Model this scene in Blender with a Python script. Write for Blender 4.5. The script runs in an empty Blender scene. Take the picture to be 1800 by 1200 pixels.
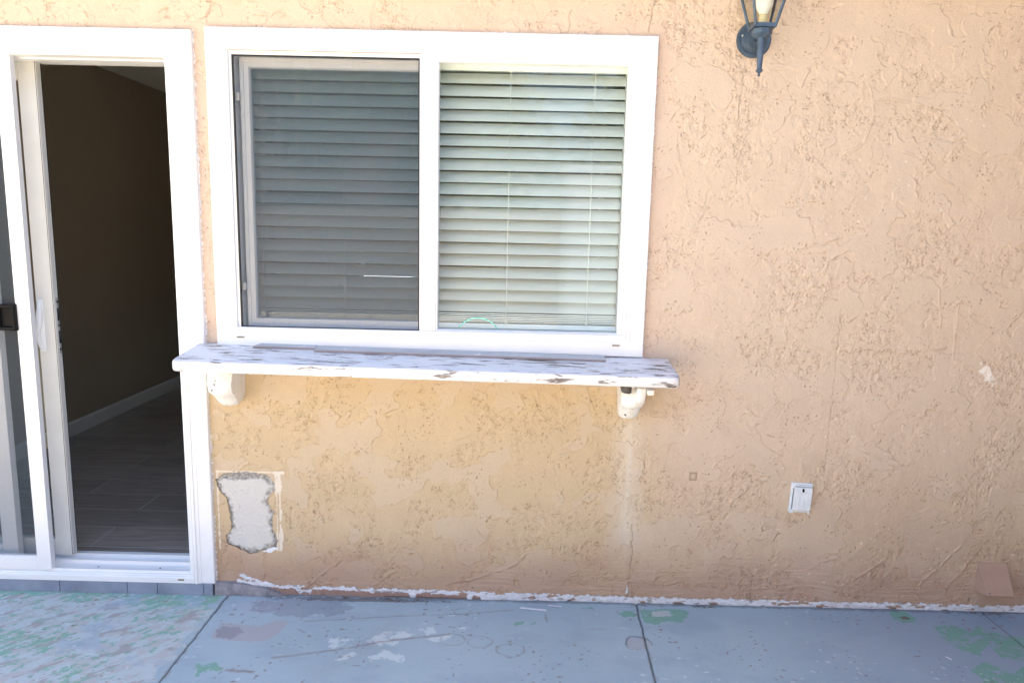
import bpy, bmesh, math, random
import numpy as np
from mathutils import Vector, Matrix
random.seed(7)
R = math.radians
scene = bpy.context.scene
col = scene.collection

# ------------------------------------------------------------------ camera
cd = bpy.data.cameras.new('camera')
cam = bpy.data.objects.new('camera', cd)
col.objects.link(cam)
cd.sensor_width = 36.0
cd.lens = 24.857
cd.clip_start = 0.05
cd.clip_end = 2000
RT = Vector((0.99973297, 0.00665036, 0.02213064))
UP = Vector((-0.02289096, 0.15397257, 0.98780993))
FW = Vector((-0.00316178, 0.98805274, -0.15408369))
m = Matrix((RT, UP, -FW)).transposed().to_4x4()
m.translation = Vector((0, -2.6488, 1.4618))
cam.matrix_world = m
scene.camera = cam

# ------------------------------------------------------------------ light
SUN_EL, SUN_AZ = 59, 42           # the sun stands behind the house
world = bpy.data.worlds.new('World')
scene.world = world
world.use_nodes = True
wn = world.node_tree.nodes
bg = wn['Background']
sky = wn.new('ShaderNodeTexSky')
sky.sky_type = 'NISHITA'
sky.sun_disc = False
sky.sun_elevation = R(SUN_EL)
sky.sun_rotation = R(SUN_AZ)
sky.air_density = 1.0
sky.dust_density = 1.5
world.node_tree.links.new(sky.outputs[0], bg.inputs[0])
bg.inputs[1].default_value = 0.11
sl = bpy.data.lights.new('sun', 'SUN')
sl.energy = 5.0
sl.angle = R(0.5)
sl.color = (1.0, 0.955, 0.89)
sun = bpy.data.objects.new('sun', sl)
col.objects.link(sun)
sd = Vector((math.sin(R(SUN_AZ)) * math.cos(R(SUN_EL)), math.cos(R(SUN_AZ)) * math.cos(R(SUN_EL)), math.sin(R(SUN_EL))))
sun.rotation_euler = sd.to_track_quat('Z', 'Y').to_euler()
scene.view_settings.view_transform = 'Standard'
scene.view_settings.look = 'None'
scene.view_settings.gamma = 1
scene.view_settings.exposure = 2.6
scene.cycles.max_bounces = 10
scene.cycles.diffuse_bounces = 6
scene.cycles.transparent_max_bounces = 16
scene.cycles.sample_clamp_indirect = 6

# ------------------------------------------------------------------ helpers
def link(o, parent=None):
    col.objects.link(o)
    if parent is not None:
        o.parent = parent
    return o

def tag(o, label=None, cat=None, group=None, kind=None):
    if label: o['label'] = label
    if cat: o['category'] = cat
    if group: o['group'] = group
    if kind: o['kind'] = kind
    return o

def empty(name, loc=(0, 0, 0), rot=(0, 0, 0)):
    o = bpy.data.objects.new(name, None)
    o.empty_display_size = 0.1
    col.objects.link(o)
    o.location = loc
    o.rotation_euler = rot
    return o

class MB:
    def __init__(s): s.bm = bmesh.new()
    def box(s, x0, x1, y0, y1, z0, z1, M=None, bev=0):
        bm = bmesh.new()
        v = [bm.verts.new(p) for p in ((x0,y0,z0),(x1,y0,z0),(x1,y1,z0),(x0,y1,z0),(x0,y0,z1),(x1,y0,z1),(x1,y1,z1),(x0,y1,z1))]
        for f in ((0,3,2,1),(4,5,6,7),(0,1,5,4),(1,2,6,5),(2,3,7,6),(3,0,4,7)):
            bm.faces.new([v[i] for i in f])
        if bev: bmesh.ops.bevel(bm, geom=bm.edges[:], offset=bev, segments=2, affect='EDGES', profile=0.6)
        if M is not None: bmesh.ops.transform(bm, matrix=M, verts=bm.verts)
        s.add(bm); return s
    def add(s, bm):
        me = bpy.data.meshes.new('t'); bm.to_mesh(me); bm.free()
        s.bm.from_mesh(me); bpy.data.meshes.remove(me)
    def ring(s, x0, x1, z0, z1, prof):
        """mitred rectangular frame; prof = closed list of (inset, y)"""
        bm = bmesh.new()
        loops = []
        for ins, y in prof:
            loops.append([bm.verts.new(p) for p in ((x0+ins,y,z0+ins),(x1-ins,y,z0+ins),(x1-ins,y,z1-ins),(x0+ins,y,z1-ins))])
        n = len(loops)
        for i in range(n):
            a, b = loops[i], loops[(i+1) % n]
            for k in range(4):
                bm.faces.new((a[k], a[(k+1)%4], b[(k+1)%4], b[k]))
        bmesh.ops.recalc_face_normals(bm, faces=bm.faces)
        s.add(bm); return s
    def prism(s, pts, a0, a1, axis='y', M=None, bev=0):
        """pts = outline in the other two axes; extruded a0..a1 along axis"""
        bm = bmesh.new()
        def P(p, a):
            if axis == 'y': return (p[0], a, p[1])
            if axis == 'x': return (a, p[0], p[1])
            return (p[0], p[1], a)
        A = [bm.verts.new(P(p, a0)) for p in pts]
        B = [bm.verts.new(P(p, a1)) for p in pts]
        n = len(pts)
        bm.faces.new(A); bm.faces.new(B[::-1])
        for i in range(n): bm.faces.new((A[i], B[i], B[(i+1)%n], A[(i+1)%n]))
        bmesh.ops.recalc_face_normals(bm, faces=bm.faces)
        if bev: bmesh.ops.bevel(bm, geom=bm.edges[:], offset=bev, segments=2, affect='EDGES', profile=0.6)
        if M is not None: bmesh.ops.transform(bm, matrix=M, verts=bm.verts)
        s.add(bm); return s
    def lathe(s, prof, n=32, M=None, rot=0.0):
        """prof = (radius, z)"""
        bm = bmesh.new()
        L = []
        for r, z in prof:
            if r < 1e-6: L.append([bm.verts.new((0,0,z))])
            else: L.append([bm.verts.new((r*math.cos(rot+2*math.pi*k/n), r*math.sin(rot+2*math.pi*k/n), z)) for k in range(n)])
        for a, b in zip(L, L[1:]):
            for k in range(n):
                k2 = (k+1) % n
                if len(a) == 1 and len(b) == 1: continue
                if len(a) == 1: bm.faces.new((a[0], b[k], b[k2]))
                elif len(b) == 1: bm.faces.new((a[k], b[0], a[k2]))
                else: bm.faces.new((a[k], b[k], b[k2], a[k2]))
        if len(L[0]) > 1: bm.faces.new(L[0][::-1])
        if len(L[-1]) > 1: bm.faces.new(L[-1])
        bmesh.ops.recalc_face_normals(bm, faces=bm.faces)
        if M is not None: bmesh.ops.transform(bm, matrix=M, verts=bm.verts)
        s.add(bm); return s
    def tube(s, pts, r, n=8):
        pts = [Vector(p) for p in pts]
        bm = bmesh.new(); L = []
        for i, p in enumerate(pts):
            d = (pts[min(i+1, len(pts)-1)] - pts[max(i-1, 0)]).normalized()
            q = d.to_track_quat('Z', 'Y')
            rr = r[i] if isinstance(r, (list, tuple)) else r
            L.append([bm.verts.new(p + q @ Vector((rr*math.cos(2*math.pi*k/n), rr*math.sin(2*math.pi*k/n), 0))) for k in range(n)])
        for a, b in zip(L, L[1:]):
            for k in range(n): bm.faces.new((a[k], a[(k+1)%n], b[(k+1)%n], b[k]))
        bm.faces.new(L[0][::-1]); bm.faces.new(L[-1])
        bmesh.ops.recalc_face_normals(bm, faces=bm.faces)
        s.add(bm); return s
    def build(s, name, mat, parent=None, smooth=False):
        me = bpy.data.meshes.new(name)
        s.bm.to_mesh(me); s.bm.free()
        o = bpy.data.objects.new(name, me)
        me.materials.append(mat)
        if smooth:
            me.shade_smooth()
            me.set_sharp_from_angle(angle=R(35))
        return link(o, parent)

# ------------------------------------------------------------------ materials
class NT:
    def __init__(s, name):
        s.m = bpy.data.materials.new(name); s.m.use_nodes = True
        s.t = s.m.node_tree; s.b = s.t.nodes['Principled BSDF']; s.out = s.t.nodes['Material Output']
    def n(s, typ, **kw):
        x = s.t.nodes.new(typ)
        for k, v in kw.items():
            if k.startswith('i_'):
                x.inputs[int(k[2:]) if k[2:].isdigit() else k[2:].replace('_', ' ')].default_value = v
            else: setattr(x, k, v)
        return x
    def l(s, a, b): s.t.links.new(a, b)
    def coord(s, scale=(1,1,1), rot=(0,0,0)):
        t = s.n('ShaderNodeTexCoord'); mp = s.n('ShaderNodeMapping')
        mp.inputs['Scale'].default_value = scale; mp.inputs['Rotation'].default_value = rot
        s.l(t.outputs['Object'], mp.inputs[0]); return mp.outputs[0]
    def noise(s, vec, scale, detail=4, rough=0.55, dist=0.0):
        x = s.n('ShaderNodeTexNoise'); x.inputs['Scale'].default_value = scale
        x.inputs['Detail'].default_value = detail; x.inputs['Roughness'].default_value = rough
        x.inputs['Distortion'].default_value = dist
        s.l(vec, x.inputs['Vector']); return x.outputs['Fac']
    def ramp(s, fac, stops):
        x = s.n('ShaderNodeValToRGB'); e = x.color_ramp.elements
        while len(e) < len(stops): e.new(0.5)
        for k, (p, c) in enumerate(stops):
            e[k].position = p; e[k].color = tuple(c) + (1,) if len(c) == 3 else c
        s.l(fac, x.inputs[0]); return x.outputs[0]
    def mix(s, fac, a, b, mode='MIX'):
        x = s.n('ShaderNodeMix', data_type='RGBA', blend_type=mode)
        for val, idx in ((fac, 0), (a, 6), (b, 7)):
            if hasattr(val, 'links') or isinstance(val, bpy.types.NodeSocket): s.l(val, x.inputs[idx])
            else: x.inputs[idx].default_value = val if idx == 0 else tuple(val) + (1,)
        return x.outputs[2]
    def math(s, op, a, b=0.0, clamp=False):
        x = s.n('ShaderNodeMath', operation=op, use_clamp=clamp)
        for k, v in enumerate((a, b)):
            if isinstance(v, bpy.types.NodeSocket): s.l(v, x.inputs[k])
            else: x.inputs[k].default_value = v
        return x.outputs[0]
    def bump(s, h, strength=0.3, dist=0.002):
        x = s.n('ShaderNodeBump'); x.inputs['Strength'].default_value = strength
        x.inputs['Distance'].default_value = dist; s.l(h, x.inputs['Height'])
        s.l(x.outputs[0], s.b.inputs['Normal'])
    def set(s, color=None, rough=None, metal=None, spec=None):
        if color is not None:
            if isinstance(color, bpy.types.NodeSocket): s.l(color, s.b.inputs['Base Color'])
            else: s.b.inputs['Base Color'].default_value = tuple(color) + (1,)
        if rough is not None:
            if isinstance(rough, bpy.types.NodeSocket): s.l(rough, s.b.inputs['Roughness'])
            else: s.b.inputs['Roughness'].default_value = rough
        if metal is not None: s.b.inputs['Metallic'].default_value = metal
        if spec is not None: s.b.inputs['Specular IOR Level'].default_value = spec
        return s

def mottled(name, c0, c1, scale=6, rough=0.6, bump=0.1, bscale=200, bdist=0.001, spec=None, stretch=(1,1,1)):
    t = NT(name); v = t.coord(stretch)
    t.set(t.ramp(t.noise(v, scale), [(0.3, c0), (0.7, c1)]), rough, spec=spec)
    t.bump(t.noise(v, bscale, 3), bump, bdist)
    return t.m

M = {}
M['vinyl'] = mottled('white_vinyl', (0.80,0.81,0.82), (0.86,0.865,0.87), 3, 0.32, 0.05, 90)
M['trim'] = mottled('white_trim_paint', (0.80,0.81,0.82), (0.87,0.87,0.87), 5, 0.45, 0.16, 130, 0.0015)
M['vinyl_old'] = mottled('cream_vinyl', (0.62,0.615,0.585), (0.69,0.685,0.66), 5, 0.4, 0.05, 90)
M['black_plastic'] = mottled('black_plastic', (0.004,0.004,0.004), (0.008,0.008,0.008), 30, 0.6, 0.1, 300, spec=0.15)
M['black_rubber'] = mottled('black_gasket', (0.006,0.007,0.008), (0.012,0.013,0.015), 30, 0.55, 0.1, 300)
M['steel'] = mottled('lock_steel', (0.30,0.31,0.32), (0.45,0.45,0.46), 60, 0.35, 0.05, 300)
M['gap'] = mottled('tan_caulk', (0.30,0.20,0.12), (0.40,0.28,0.18), 40, 0.8)
M['slot'] = mottled('slot_dirt', (0.16,0.13,0.06), (0.30,0.25,0.13), 80, 0.8)
M['soffit'] = mottled('soffit_paint', (0.55,0.47,0.38), (0.60,0.52,0.43), 3, 0.7)
M['blind'] = mottled('blind_vinyl', (0.77,0.82,0.795), (0.81,0.86,0.835), 2, 0.45, 0.05, 30)
M['cord'] = mottled('white_cord', (0.7,0.72,0.68), (0.78,0.8,0.76), 60, 0.8)
M['room_wall'] = mottled('room_wall_paint', (0.32,0.26,0.195), (0.35,0.285,0.21), 1.5, 0.8, 0.1, 120)
M['room_ceiling'] = mottled('room_ceiling_paint', (0.5,0.5,0.47), (0.55,0.55,0.52), 1.5, 0.9, 0.2, 60)
M['baseboard'] = mottled('baseboard_paint', (0.6,0.6,0.58), (0.65,0.65,0.63), 3, 0.45)
M['teal'] = mottled('teal_plastic', (0.10,0.72,0.56), (0.14,0.80,0.64), 20, 0.3)
M['lamp_metal'] = mottled('weathered_lamp_paint', (0.028,0.05,0.085), (0.075,0.12,0.18), 26, 0.42, 0.3, 260, 0.0006)
M['bulb'] = mottled('frosted_bulb', (0.80,0.82,0.78), (0.86,0.88,0.84), 10, 0.3)
M['socket'] = mottled('candle_sleeve', (0.72,0.62,0.36), (0.78,0.68,0.42), 20, 0.5)
M['vent'] = mottled('tan_painted_metal', (0.42,0.275,0.205), (0.47,0.31,0.235), 14, 0.5, 0.12, 160)
M['outlet'] = mottled('white_plastic_cover', (0.66,0.71,0.74), (0.76,0.80,0.82), 30, 0.4, 0.1, 60)
M['roof'] = mottled('shingles', (0.16,0.11,0.09), (0.26,0.19,0.15), 9, 0.9, 0.5, 30)
M['yard'] = mottled('dry_yard', (0.52,0.44,0.31), (0.68,0.58,0.43), 1.2, 0.95, 0.5, 12, 0.02)
M['neighbor'] = mottled('neighbor_stucco', (0.25,0.165,0.115), (0.30,0.20,0.14), 2, 0.9)
M['wood'] = mottled('fence_wood', (0.17,0.10,0.06), (0.30,0.19,0.12), 3, 0.8, 0.3, 40, stretch=(8,8,0.6))
M['bark'] = mottled('bark', (0.10,0.07,0.05), (0.2,0.15,0.11), 12, 0.9, 0.6, 30)
M['leaf'] = mottled('leaf_green', (0.035,0.075,0.02), (0.10,0.17,0.045), 3, 0.6)
M['lawn'] = mottled('lawn_green', (0.035,0.045,0.005), (0.07,0.085,0.010), 3, 0.8)
M['twig'] = mottled('dry_twig', (0.09,0.06,0.04), (0.22,0.15,0.10), 60, 0.9)
M['paint_flake'] = mottled('paint_flake', (0.62,0.63,0.67), (0.75,0.76,0.8), 60, 0.7)

def glass(name, tint, k):
    t = NT(name); t.t.nodes.remove(t.b)
    tr = t.n('ShaderNodeBsdfTransparent'); tr.inputs[0].default_value = tint + (1,)
    gl = t.n('ShaderNodeBsdfGlossy'); gl.inputs['Roughness'].default_value = 0.0
    lw = t.n('ShaderNodeLayerWeight'); lw.inputs[0].default_value = 0.5
    fr = t.math('ADD', t.math('MULTIPLY', t.math('POWER', lw.outputs['Facing'], 5.0), 0.96), 0.04)
    mx = t.n('ShaderNodeMixShader')
    t.l(t.math('MULTIPLY', fr, k, True), mx.inputs[0])
    t.l(tr.outputs[0], mx.inputs[1]); t.l(gl.outputs[0], mx.inputs[2]); t.l(mx.outputs[0], t.out.inputs[0])
    return t.m
M['glass'] = glass('window_glass', (0.98, 0.998, 0.988), 0.6)
M['glass_tinted'] = glass('tinted_window_glass', (0.80, 0.85, 0.875), 1.6)
M['lamp_glass'] = glass('lantern_glass', (0.93, 0.94, 0.90), 1.2)

def screen_mat():
    t = NT('insect_screen'); t.t.nodes.remove(t.b)
    v = t.coord()
    tr = t.n('ShaderNodeBsdfTransparent')
    df = t.n('ShaderNodeBsdfDiffuse'); df.inputs[0].default_value = (0.10,0.125,0.15,1)
    a = t.noise(t.coord((1,1,260)), 6, 3); b = t.noise(t.coord((260,1,1)), 6, 3)
    f = t.math('ADD', t.math('MULTIPLY', t.math('ADD', a, b), 0.14), 0.075, True)
    mx = t.n('ShaderNodeMixShader'); t.l(f, mx.inputs[0]); t.l(tr.outputs[0], mx.inputs[1]); t.l(df.outputs[0], mx.inputs[2])
    t.l(mx.outputs[0], t.out.inputs[0]); return t.m
M['screen'] = screen_mat()

def vcol_mat(name, rough, bumps, spec=0.3):
    """base colour from the mesh's own colour attribute (paint, stains, dirt), plus fine grain"""
    t = NT(name)
    a = t.n('ShaderNodeAttribute', attribute_name='paint')
    v = t.coord()
    g = t.ramp(t.noise(v, 420, 3, 0.7), [(0.3, (0.86,0.86,0.86)), (0.7, (1.1,1.1,1.1))])
    t.set(t.mix(1.0, a.outputs['Color'], g, 'MULTIPLY'), rough, spec=spec)
    h = None
    for sc, wt in bumps:
        q = t.math('MULTIPLY', t.noise(v, sc, 3, 0.6), wt)
        h = q if h is None else t.math('ADD', h, q)
    t.bump(h, 1.0, 0.001)
    return t.m
M['stucco'] = vcol_mat('tan_stucco', 0.9, [(330, 0.9), (120, 1.3)], 0.15)
M['cement'] = vcol_mat('raw_cement', 0.95, [(300, 1.0), (110, 1.2)], 0.15)
M['old_paint'] = vcol_mat('flaking_white_paint', 0.7, [(300, 0.6), (90, 0.8)], 0.25)
M['patio'] = vcol_mat('painted_concrete', 0.62, [(300, 0.25), (60, 0.35)], 0.3)

def plank_floor():
    t = NT('wood_look_tile'); v = t.coord()
    b = t.n('ShaderNodeTexBrick', offset=0.4, squash=1.0)
    for k, val in (('Scale', 1.0), ('Mortar Size', 0.0045), ('Brick Width', 0.9), ('Row Height', 0.2)): b.inputs[k].default_value = val
    b.inputs['Color1'].default_value = (0.29,0.25,0.22,1); b.inputs['Color2'].default_value = (0.37,0.32,0.285,1); b.inputs['Mortar'].default_value = (0.42,0.40,0.38,1)
    t.l(v, b.inputs[0])
    g = t.ramp(t.noise(t.coord((2.2, 30, 1)), 2.2, 5, 0.6, 0.6), [(0.3, (0.6,0.57,0.55)), (0.7, (1.15,1.15,1.15))])
    t.set(t.mix(b.outputs['Fac'], t.mix(1.0, b.outputs[0], g, 'MULTIPLY'), (0.42,0.40,0.38)), 0.32)
    return t.m
M['plank'] = plank_floor()

def shelf_paint():
    t = NT('peeling_white_paint'); v = t.coord()
    big = t.noise(t.coord((9, 80, 55)), 1.0, 6, 0.66, 0.4)
    where = t.noise(t.coord((3.0, 9, 1)), 1.0, 3)
    # more chips on the weathered top than on the front edge
    sp = t.n('ShaderNodeSeparateXYZ'); t.l(v, sp.inputs[0])
    edge = t.math('MULTIPLY', t.math('GREATER_THAN', -0.211, sp.outputs[1]), -0.045)
    f = t.math('ADD', t.math('ADD', big, t.math('MULTIPLY', where, 0.45)), edge)
    chip = t.ramp(f, [(0.79, (0,0,0)), (0.80, (1,1,1))])
    rim = t.ramp(f, [(0.74, (0,0,0)), (0.80, (1,1,1))])
    grain = t.noise(t.coord((7, 240, 120)), 1.0, 4)
    paint = t.ramp(grain, [(0.3, (0.66,0.67,0.71)), (0.62, (0.82,0.82,0.83))])
    wood = t.ramp(t.noise(t.coord((12, 160, 90)), 1.0, 4), [(0.3, (0.13,0.11,0.10)), (0.7, (0.34,0.31,0.29))])
    c = t.mix(t.math('MULTIPLY', rim, 0.2), paint, (0.55,0.5,0.47))
    t.set(t.mix(chip, c, wood), 0.6)
    t.bump(t.math('SUBTRACT', t.math('MULTIPLY', grain, 0.25), chip), 0.8, 0.0015)
    return t.m
M['shelf'] = shelf_paint()

def bracket_paint():
    t = NT('old_cream_paint'); v = t.coord()
    f = t.noise(v, 34, 5, 0.6)
    chip = t.ramp(f, [(0.66, (0,0,0)), (0.675, (1,1,1))])
    base = t.ramp(t.noise(t.coord((1, 1, 0.25)), 60, 3), [(0.3, (0.82,0.81,0.765)), (0.6, (0.88,0.88,0.86))])
    t.set(t.mix(chip, base, (0.17,0.13,0.10)), 0.65)
    t.bump(t.math('SUBTRACT', t.math('MULTIPLY', t.noise(v, 80, 4), 0.8), chip), 0.8, 0.002)
    return t.m
M['bracket'] = bracket_paint()

def slate():
    t = NT('grey_tile'); v = t.coord()
    c = t.ramp(t.noise(t.coord((2, 12, 12)), 3, 5), [(0.3, (0.36,0.38,0.40)), (0.7, (0.50,0.52,0.54))])
    d = t.ramp(t.noise(v, 22, 3), [(0.68, (0,0,0)), (0.74, (1,1,1))])
    sp = t.n('ShaderNodeNewGeometry'); nz = t.n('ShaderNodeSeparateXYZ'); t.l(sp.outputs['True Normal'], nz.inputs[0])
    side = t.math('LESS_THAN', nz.outputs[2], 0.5)
    c = t.mix(side, c, (0.33,0.27,0.26))
    t.set(t.mix(t.math('MULTIPLY', d, 0.7), c, (0.75,0.76,0.78)), 0.6); return t.m
M['slate'] = slate()

# ------------------------------------------------------------------ numpy noise
_rng = np.random.RandomState(11)
_perm = _rng.permutation(512)
_ang = _rng.rand(512) * 2 * np.pi
_gx, _gy = np.cos(_ang).astype(np.float32), np.sin(_ang).astype(np.float32)
def perlin(x, y, seed=0):
    xi = np.floor(x).astype(np.int32); yi = np.floor(y).astype(np.int32)
    xf = (x - xi).astype(np.float32); yf = (y - yi).astype(np.float32)
    u = xf*xf*xf*(xf*(xf*6-15)+10); v = yf*yf*yf*(yf*(yf*6-15)+10)
    def g(a, b, dx, dy):
        h = _perm[(_perm[(a + seed*57) & 511] + b + seed*131) & 511]
        return _gx[h]*dx + _gy[h]*dy
    n00 = g(xi, yi, xf, yf); n10 = g(xi+1, yi, xf-1, yf)
    n01 = g(xi, yi+1, xf, yf-1); n11 = g(xi+1, yi+1, xf-1, yf-1)
    a = n00 + u*(n10-n00); b = n01 + u*(n11-n01)
    return (a + v*(b-a)) * 1.5
def fbm(x, y, seed=0, oct=4, gain=0.5):
    s = 0; a = 1.0; t = 0
    for k in range(oct):
        s = s + a*perlin(x*2**k, y*2**k, seed+k*3); t += a; a *= gain
    return s / t
def sstep(a, b, x):
    t = np.clip((x-a)/(b-a), 0, 1); return t*t*(3-2*t)
def seg_dist(x, y, pts):
    """distance to a polyline and the parameter along it"""
    best = np.full(x.shape, 1e9, np.float32); side = np.zeros(x.shape, np.float32)
    for (x0, y0), (x1, y1) in zip(pts, pts[1:]):
        dx, dy = x1-x0, y1-y0; L2 = dx*dx+dy*dy
        t = np.clip(((x-x0)*dx+(y-y0)*dy)/L2, 0, 1)
        px, py = x-(x0+t*dx), y-(y0+t*dy)
        d = np.sqrt(px*px+py*py)
        s = np.sign(dx*py-dy*px)
        k = d < best; best = np.where(k, d, best); side = np.where(k, s, side)
    return best, side
def in_poly(x, y, poly):
    c = np.zeros(x.shape, bool); n = len(poly)
    for i in range(n):
        x0, y0 = poly[i]; x1, y1 = poly[(i+1) % n]
        if y0 == y1: continue
        k = ((y0 > y) != (y1 > y)) & (x < (x1-x0)*(y-y0)/(y1-y0)+x0)
        c ^= k
    return c
def lerp(a, b, t):
    t = t[..., None]; return a*(1-t) + np.asarray(b, np.float32)*t

def grid_mesh(name, P, C, keep, mat, parent=None):
    """mesh from the kept cells of a vertex grid P (rows, cols, 3) with colours C"""
    nr, nc = P.shape[:2]
    idx = np.arange(nr*nc).reshape(nr, nc)
    q = np.stack([idx[:-1,:-1], idx[:-1,1:], idx[1:,1:], idx[1:,:-1]], -1)[keep]
    used = np.zeros(nr*nc, bool); used[q.ravel()] = True
    remap = np.cumsum(used)-1
    q = remap[q]
    V = P.reshape(-1, 3)[used].astype(np.float32); K = C.reshape(-1, 3)[used]
    me = bpy.data.meshes.new(name)
    me.vertices.add(len(V)); me.vertices.foreach_set('co', V.ravel())
    me.loops.add(q.size); me.loops.foreach_set('vertex_index', q.ravel().astype(np.int32))
    me.polygons.add(len(q)); me.polygons.foreach_set('loop_start', np.arange(0, q.size, 4, dtype=np.int32))
    me.update(calc_edges=True)
    a = me.color_attributes.new('paint', 'FLOAT_COLOR', 'POINT')
    a.data.foreach_set('color', np.concatenate([K, np.ones((len(K),1), np.float32)], 1).astype(np.float32).ravel())
    me.shade_smooth()
    me.materials.append(mat)
    o = bpy.data.objects.new(name, me)
    return link(o, parent)

# opening rectangles in the wall
WIN = (-1.075, 0.437, 1.035, 2.105)      # x0 x1 z0 z1
DOOR = (-2.83, -1.215, 0.0, 2.10)
WALL_T = 0.15
WALL_TOP = 2.62

# ------------------------------------------------------------------ stucco wall
def build_wall():
    s = 0.0026
    xs = np.concatenate([np.arange(-6.0, -2.1, 0.03), np.arange(-2.1, 2.35, s), np.arange(2.36, 3.01, 0.02)])
    zs = np.concatenate([np.arange(-0.02, 2.42, s), np.arange(2.43, WALL_TOP+0.01, 0.02)])
    for v in (WIN[0], WIN[1], DOOR[0], DOOR[1]): xs[np.argmin(abs(xs-v))] = v
    for v in (WIN[2], WIN[3], DOOR[3]): zs[np.argmin(abs(zs-v))] = v
    X, Z = np.meshgrid(xs.astype(np.float32), zs.astype(np.float32))
    wx = X + 0.02*perlin(X*14, Z*14, 40); wz = Z + 0.02*perlin(X*14, Z*14, 41)
    wx2 = X + 0.0045*perlin(X*70, Z*70, 44); wz2 = Z + 0.0045*perlin(X*70, Z*70, 45)
    # trowelled patches: smooth islands standing a little proud
    isl = fbm(wx*4.6+3, wz*5.2, 1, 4, 0.55)
    plate = sstep(0.10, 0.125, isl)
    rough = sstep(0.06, -0.10, isl) * sstep(-0.16, 0.16, fbm(X*3.4, Z*3.4, 6, 3)-0.02)
    edge = np.exp(-((isl-0.105)/0.020)**2) * sstep(-0.05, 0.2, perlin(X*7, Z*7, 9)+0.05)
    # short crooked crevices left by the dragged trowel
    ridge = np.abs(perlin(wx2*68, wz2*98, 12))
    gate = sstep(-0.02, 0.14, perlin(wx2*36+5, wz2*34, 13))
    dens = np.clip(rough*1.15 + 0.5*edge, 0, 1)
    crev = sstep(0.125, 0.03, ridge)*gate*sstep(0.30, 0.62, dens)
    pits = sstep(0.50, 0.62, perlin(wx2*115, wz2*115, 15)) * sstep(0.05, 0.3, perlin(X*11, Z*11, 17)) * (1-0.6*rough)
    h = 0.0026*fbm(X*2.2, Z*2.2, 20, 2) + 0.0022*fbm(X*9, Z*9, 22, 3)
    lipn = sstep(-0.15, 0.25, perlin(X*16, Z*16, 19)+0.1)
    isf = isl + 0.012*perlin(wx2*60, wz2*60, 18)
    lip = np.exp(-((isf-0.118)/0.012)**2)*lipn
    groove = np.exp(-((isf-0.088)/0.010)**2)*lipn*sstep(-0.1, 0.3, perlin(wx2*45, wz2*45, 21)+0.1)
    h += 0.0015*plate + 0.0019*lip - 0.0015*groove
    # a second, finer family of overlapping skim marks
    isl2 = fbm(wx*9.5+11, wz*7.5, 23, 3, 0.5)
    h += 0.0010*sstep(0.10, 0.13, isl2)*(1-plate) + 0.0006*np.exp(-((isl2-0.125)/0.02)**2)*(1-plate)*lipn
    lump = fbm(wx2*34, wz2*34, 25, 3)
    h += (0.0013+0.0025*rough)*lump*(1-0.85*plate)
    h += 0.0014*perlin(X*120, Z*120, 27)*rough
    h -= 0.0030*crev + 0.0022*pits
    dirt_shade = np.clip(crev*0.85 + pits*0.8 + groove*0.55 + 0.2*np.exp(-((isl2-0.095)/0.008)**2)*(1-plate)*gate, 0, 1)  # grime in the crevices together with their painted-in occlusion
    # long trowel ridges (x, z)
    strokes = [[(-0.27,0.06),(-0.12,0.09),(0.03,0.15),(0.07,0.20)], [(-0.54,0.05),(-0.44,0.12)], [(-0.80,0.045),(-0.70,0.13),(-0.67,0.16)],
        [(1.30,0.07),(1.42,0.15),(1.52,0.24)], [(1.62,0.09),(1.72,0.20),(1.80,0.30)], [(1.74,0.08),(1.86,0.27)], [(1.20,0.16),(1.32,0.23)],
        [(0.55,0.09),(0.62,0.075),(0.70,0.10)], [(1.30,1.05),(1.50,1.035),(1.64,1.07)], [(1.35,0.66),(1.43,0.62),(1.51,0.59)],
        [(0.92,0.73),(1.04,0.70)], [(1.38,1.78),(1.48,1.75),(1.54,1.68)], [(1.27,1.96),(1.40,1.955),(1.50,1.92),(1.62,1.83)],
        [(0.78,1.95),(0.80,1.74),(0.84,1.68)], [(1.24,2.02),(1.28,1.90),(1.24,1.80),(1.17,1.74)], [(1.03,1.42),(1.12,1.44),(1.20,1.47)],
        [(0.96,1.32),(1.04,1.22),(1.10,1.22)], [(-0.13,0.30),(-0.09,0.26),(-0.06,0.20)], [(-0.68,0.42),(-0.60,0.33),(-0.56,0.24)],
        [(-0.22,0.66),(-0.10,0.70)], [(0.30,0.83),(0.335,0.72)], [(0.20,0.72),(0.28,0.78)], [(1.66,1.25),(1.66,1.0)], [(0.72,1.62),(0.66,1.50)],
        [(0.58,1.75),(0.62,1.60),(0.68,1.55)], [(1.52,1.70),(1.60,1.66)], [(0.86,0.42),(0.93,0.50)], [(1.58,1.30),(1.60,1.12)],
        [(-1.14,2.17),(-1.17,2.165)], [(0.1,0.44),(0.12,0.36)], [(-1.13,0.78),(-1.09,0.68)], [(-1.16,1.27),(-1.13,1.24)], [(-0.95,2.20),(-0.86,2.21)]]
    for k, st in enumerate(strokes):
        a = np.array(st); m0, m1 = a.min(0)-0.05, a.max(0)+0.05
        i0, i1 = np.searchsorted(zs, (m0[1], m1[1])); j0, j1 = np.searchsorted(xs, (m0[0], m1[0]))
        x, z = wx[i0:i1, j0:j1], wz[i0:i1, j0:j1]
        x2 = X[i0:i1, j0:j1]; z2 = Z[i0:i1, j0:j1]
        d, sd_ = seg_dist(x2*0.6+x*0.4-0.0, z2*0.6+z*0.4, st)
        w = sstep(-0.45, 0.1, perlin(x2*30, z2*30, 60+k))
        e0 = np.minimum(1, np.minimum(np.hypot(x2-st[0][0], z2-st[0][1]), np.hypot(x2-st[-1][0], z2-st[-1][1]))/0.02)
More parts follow.
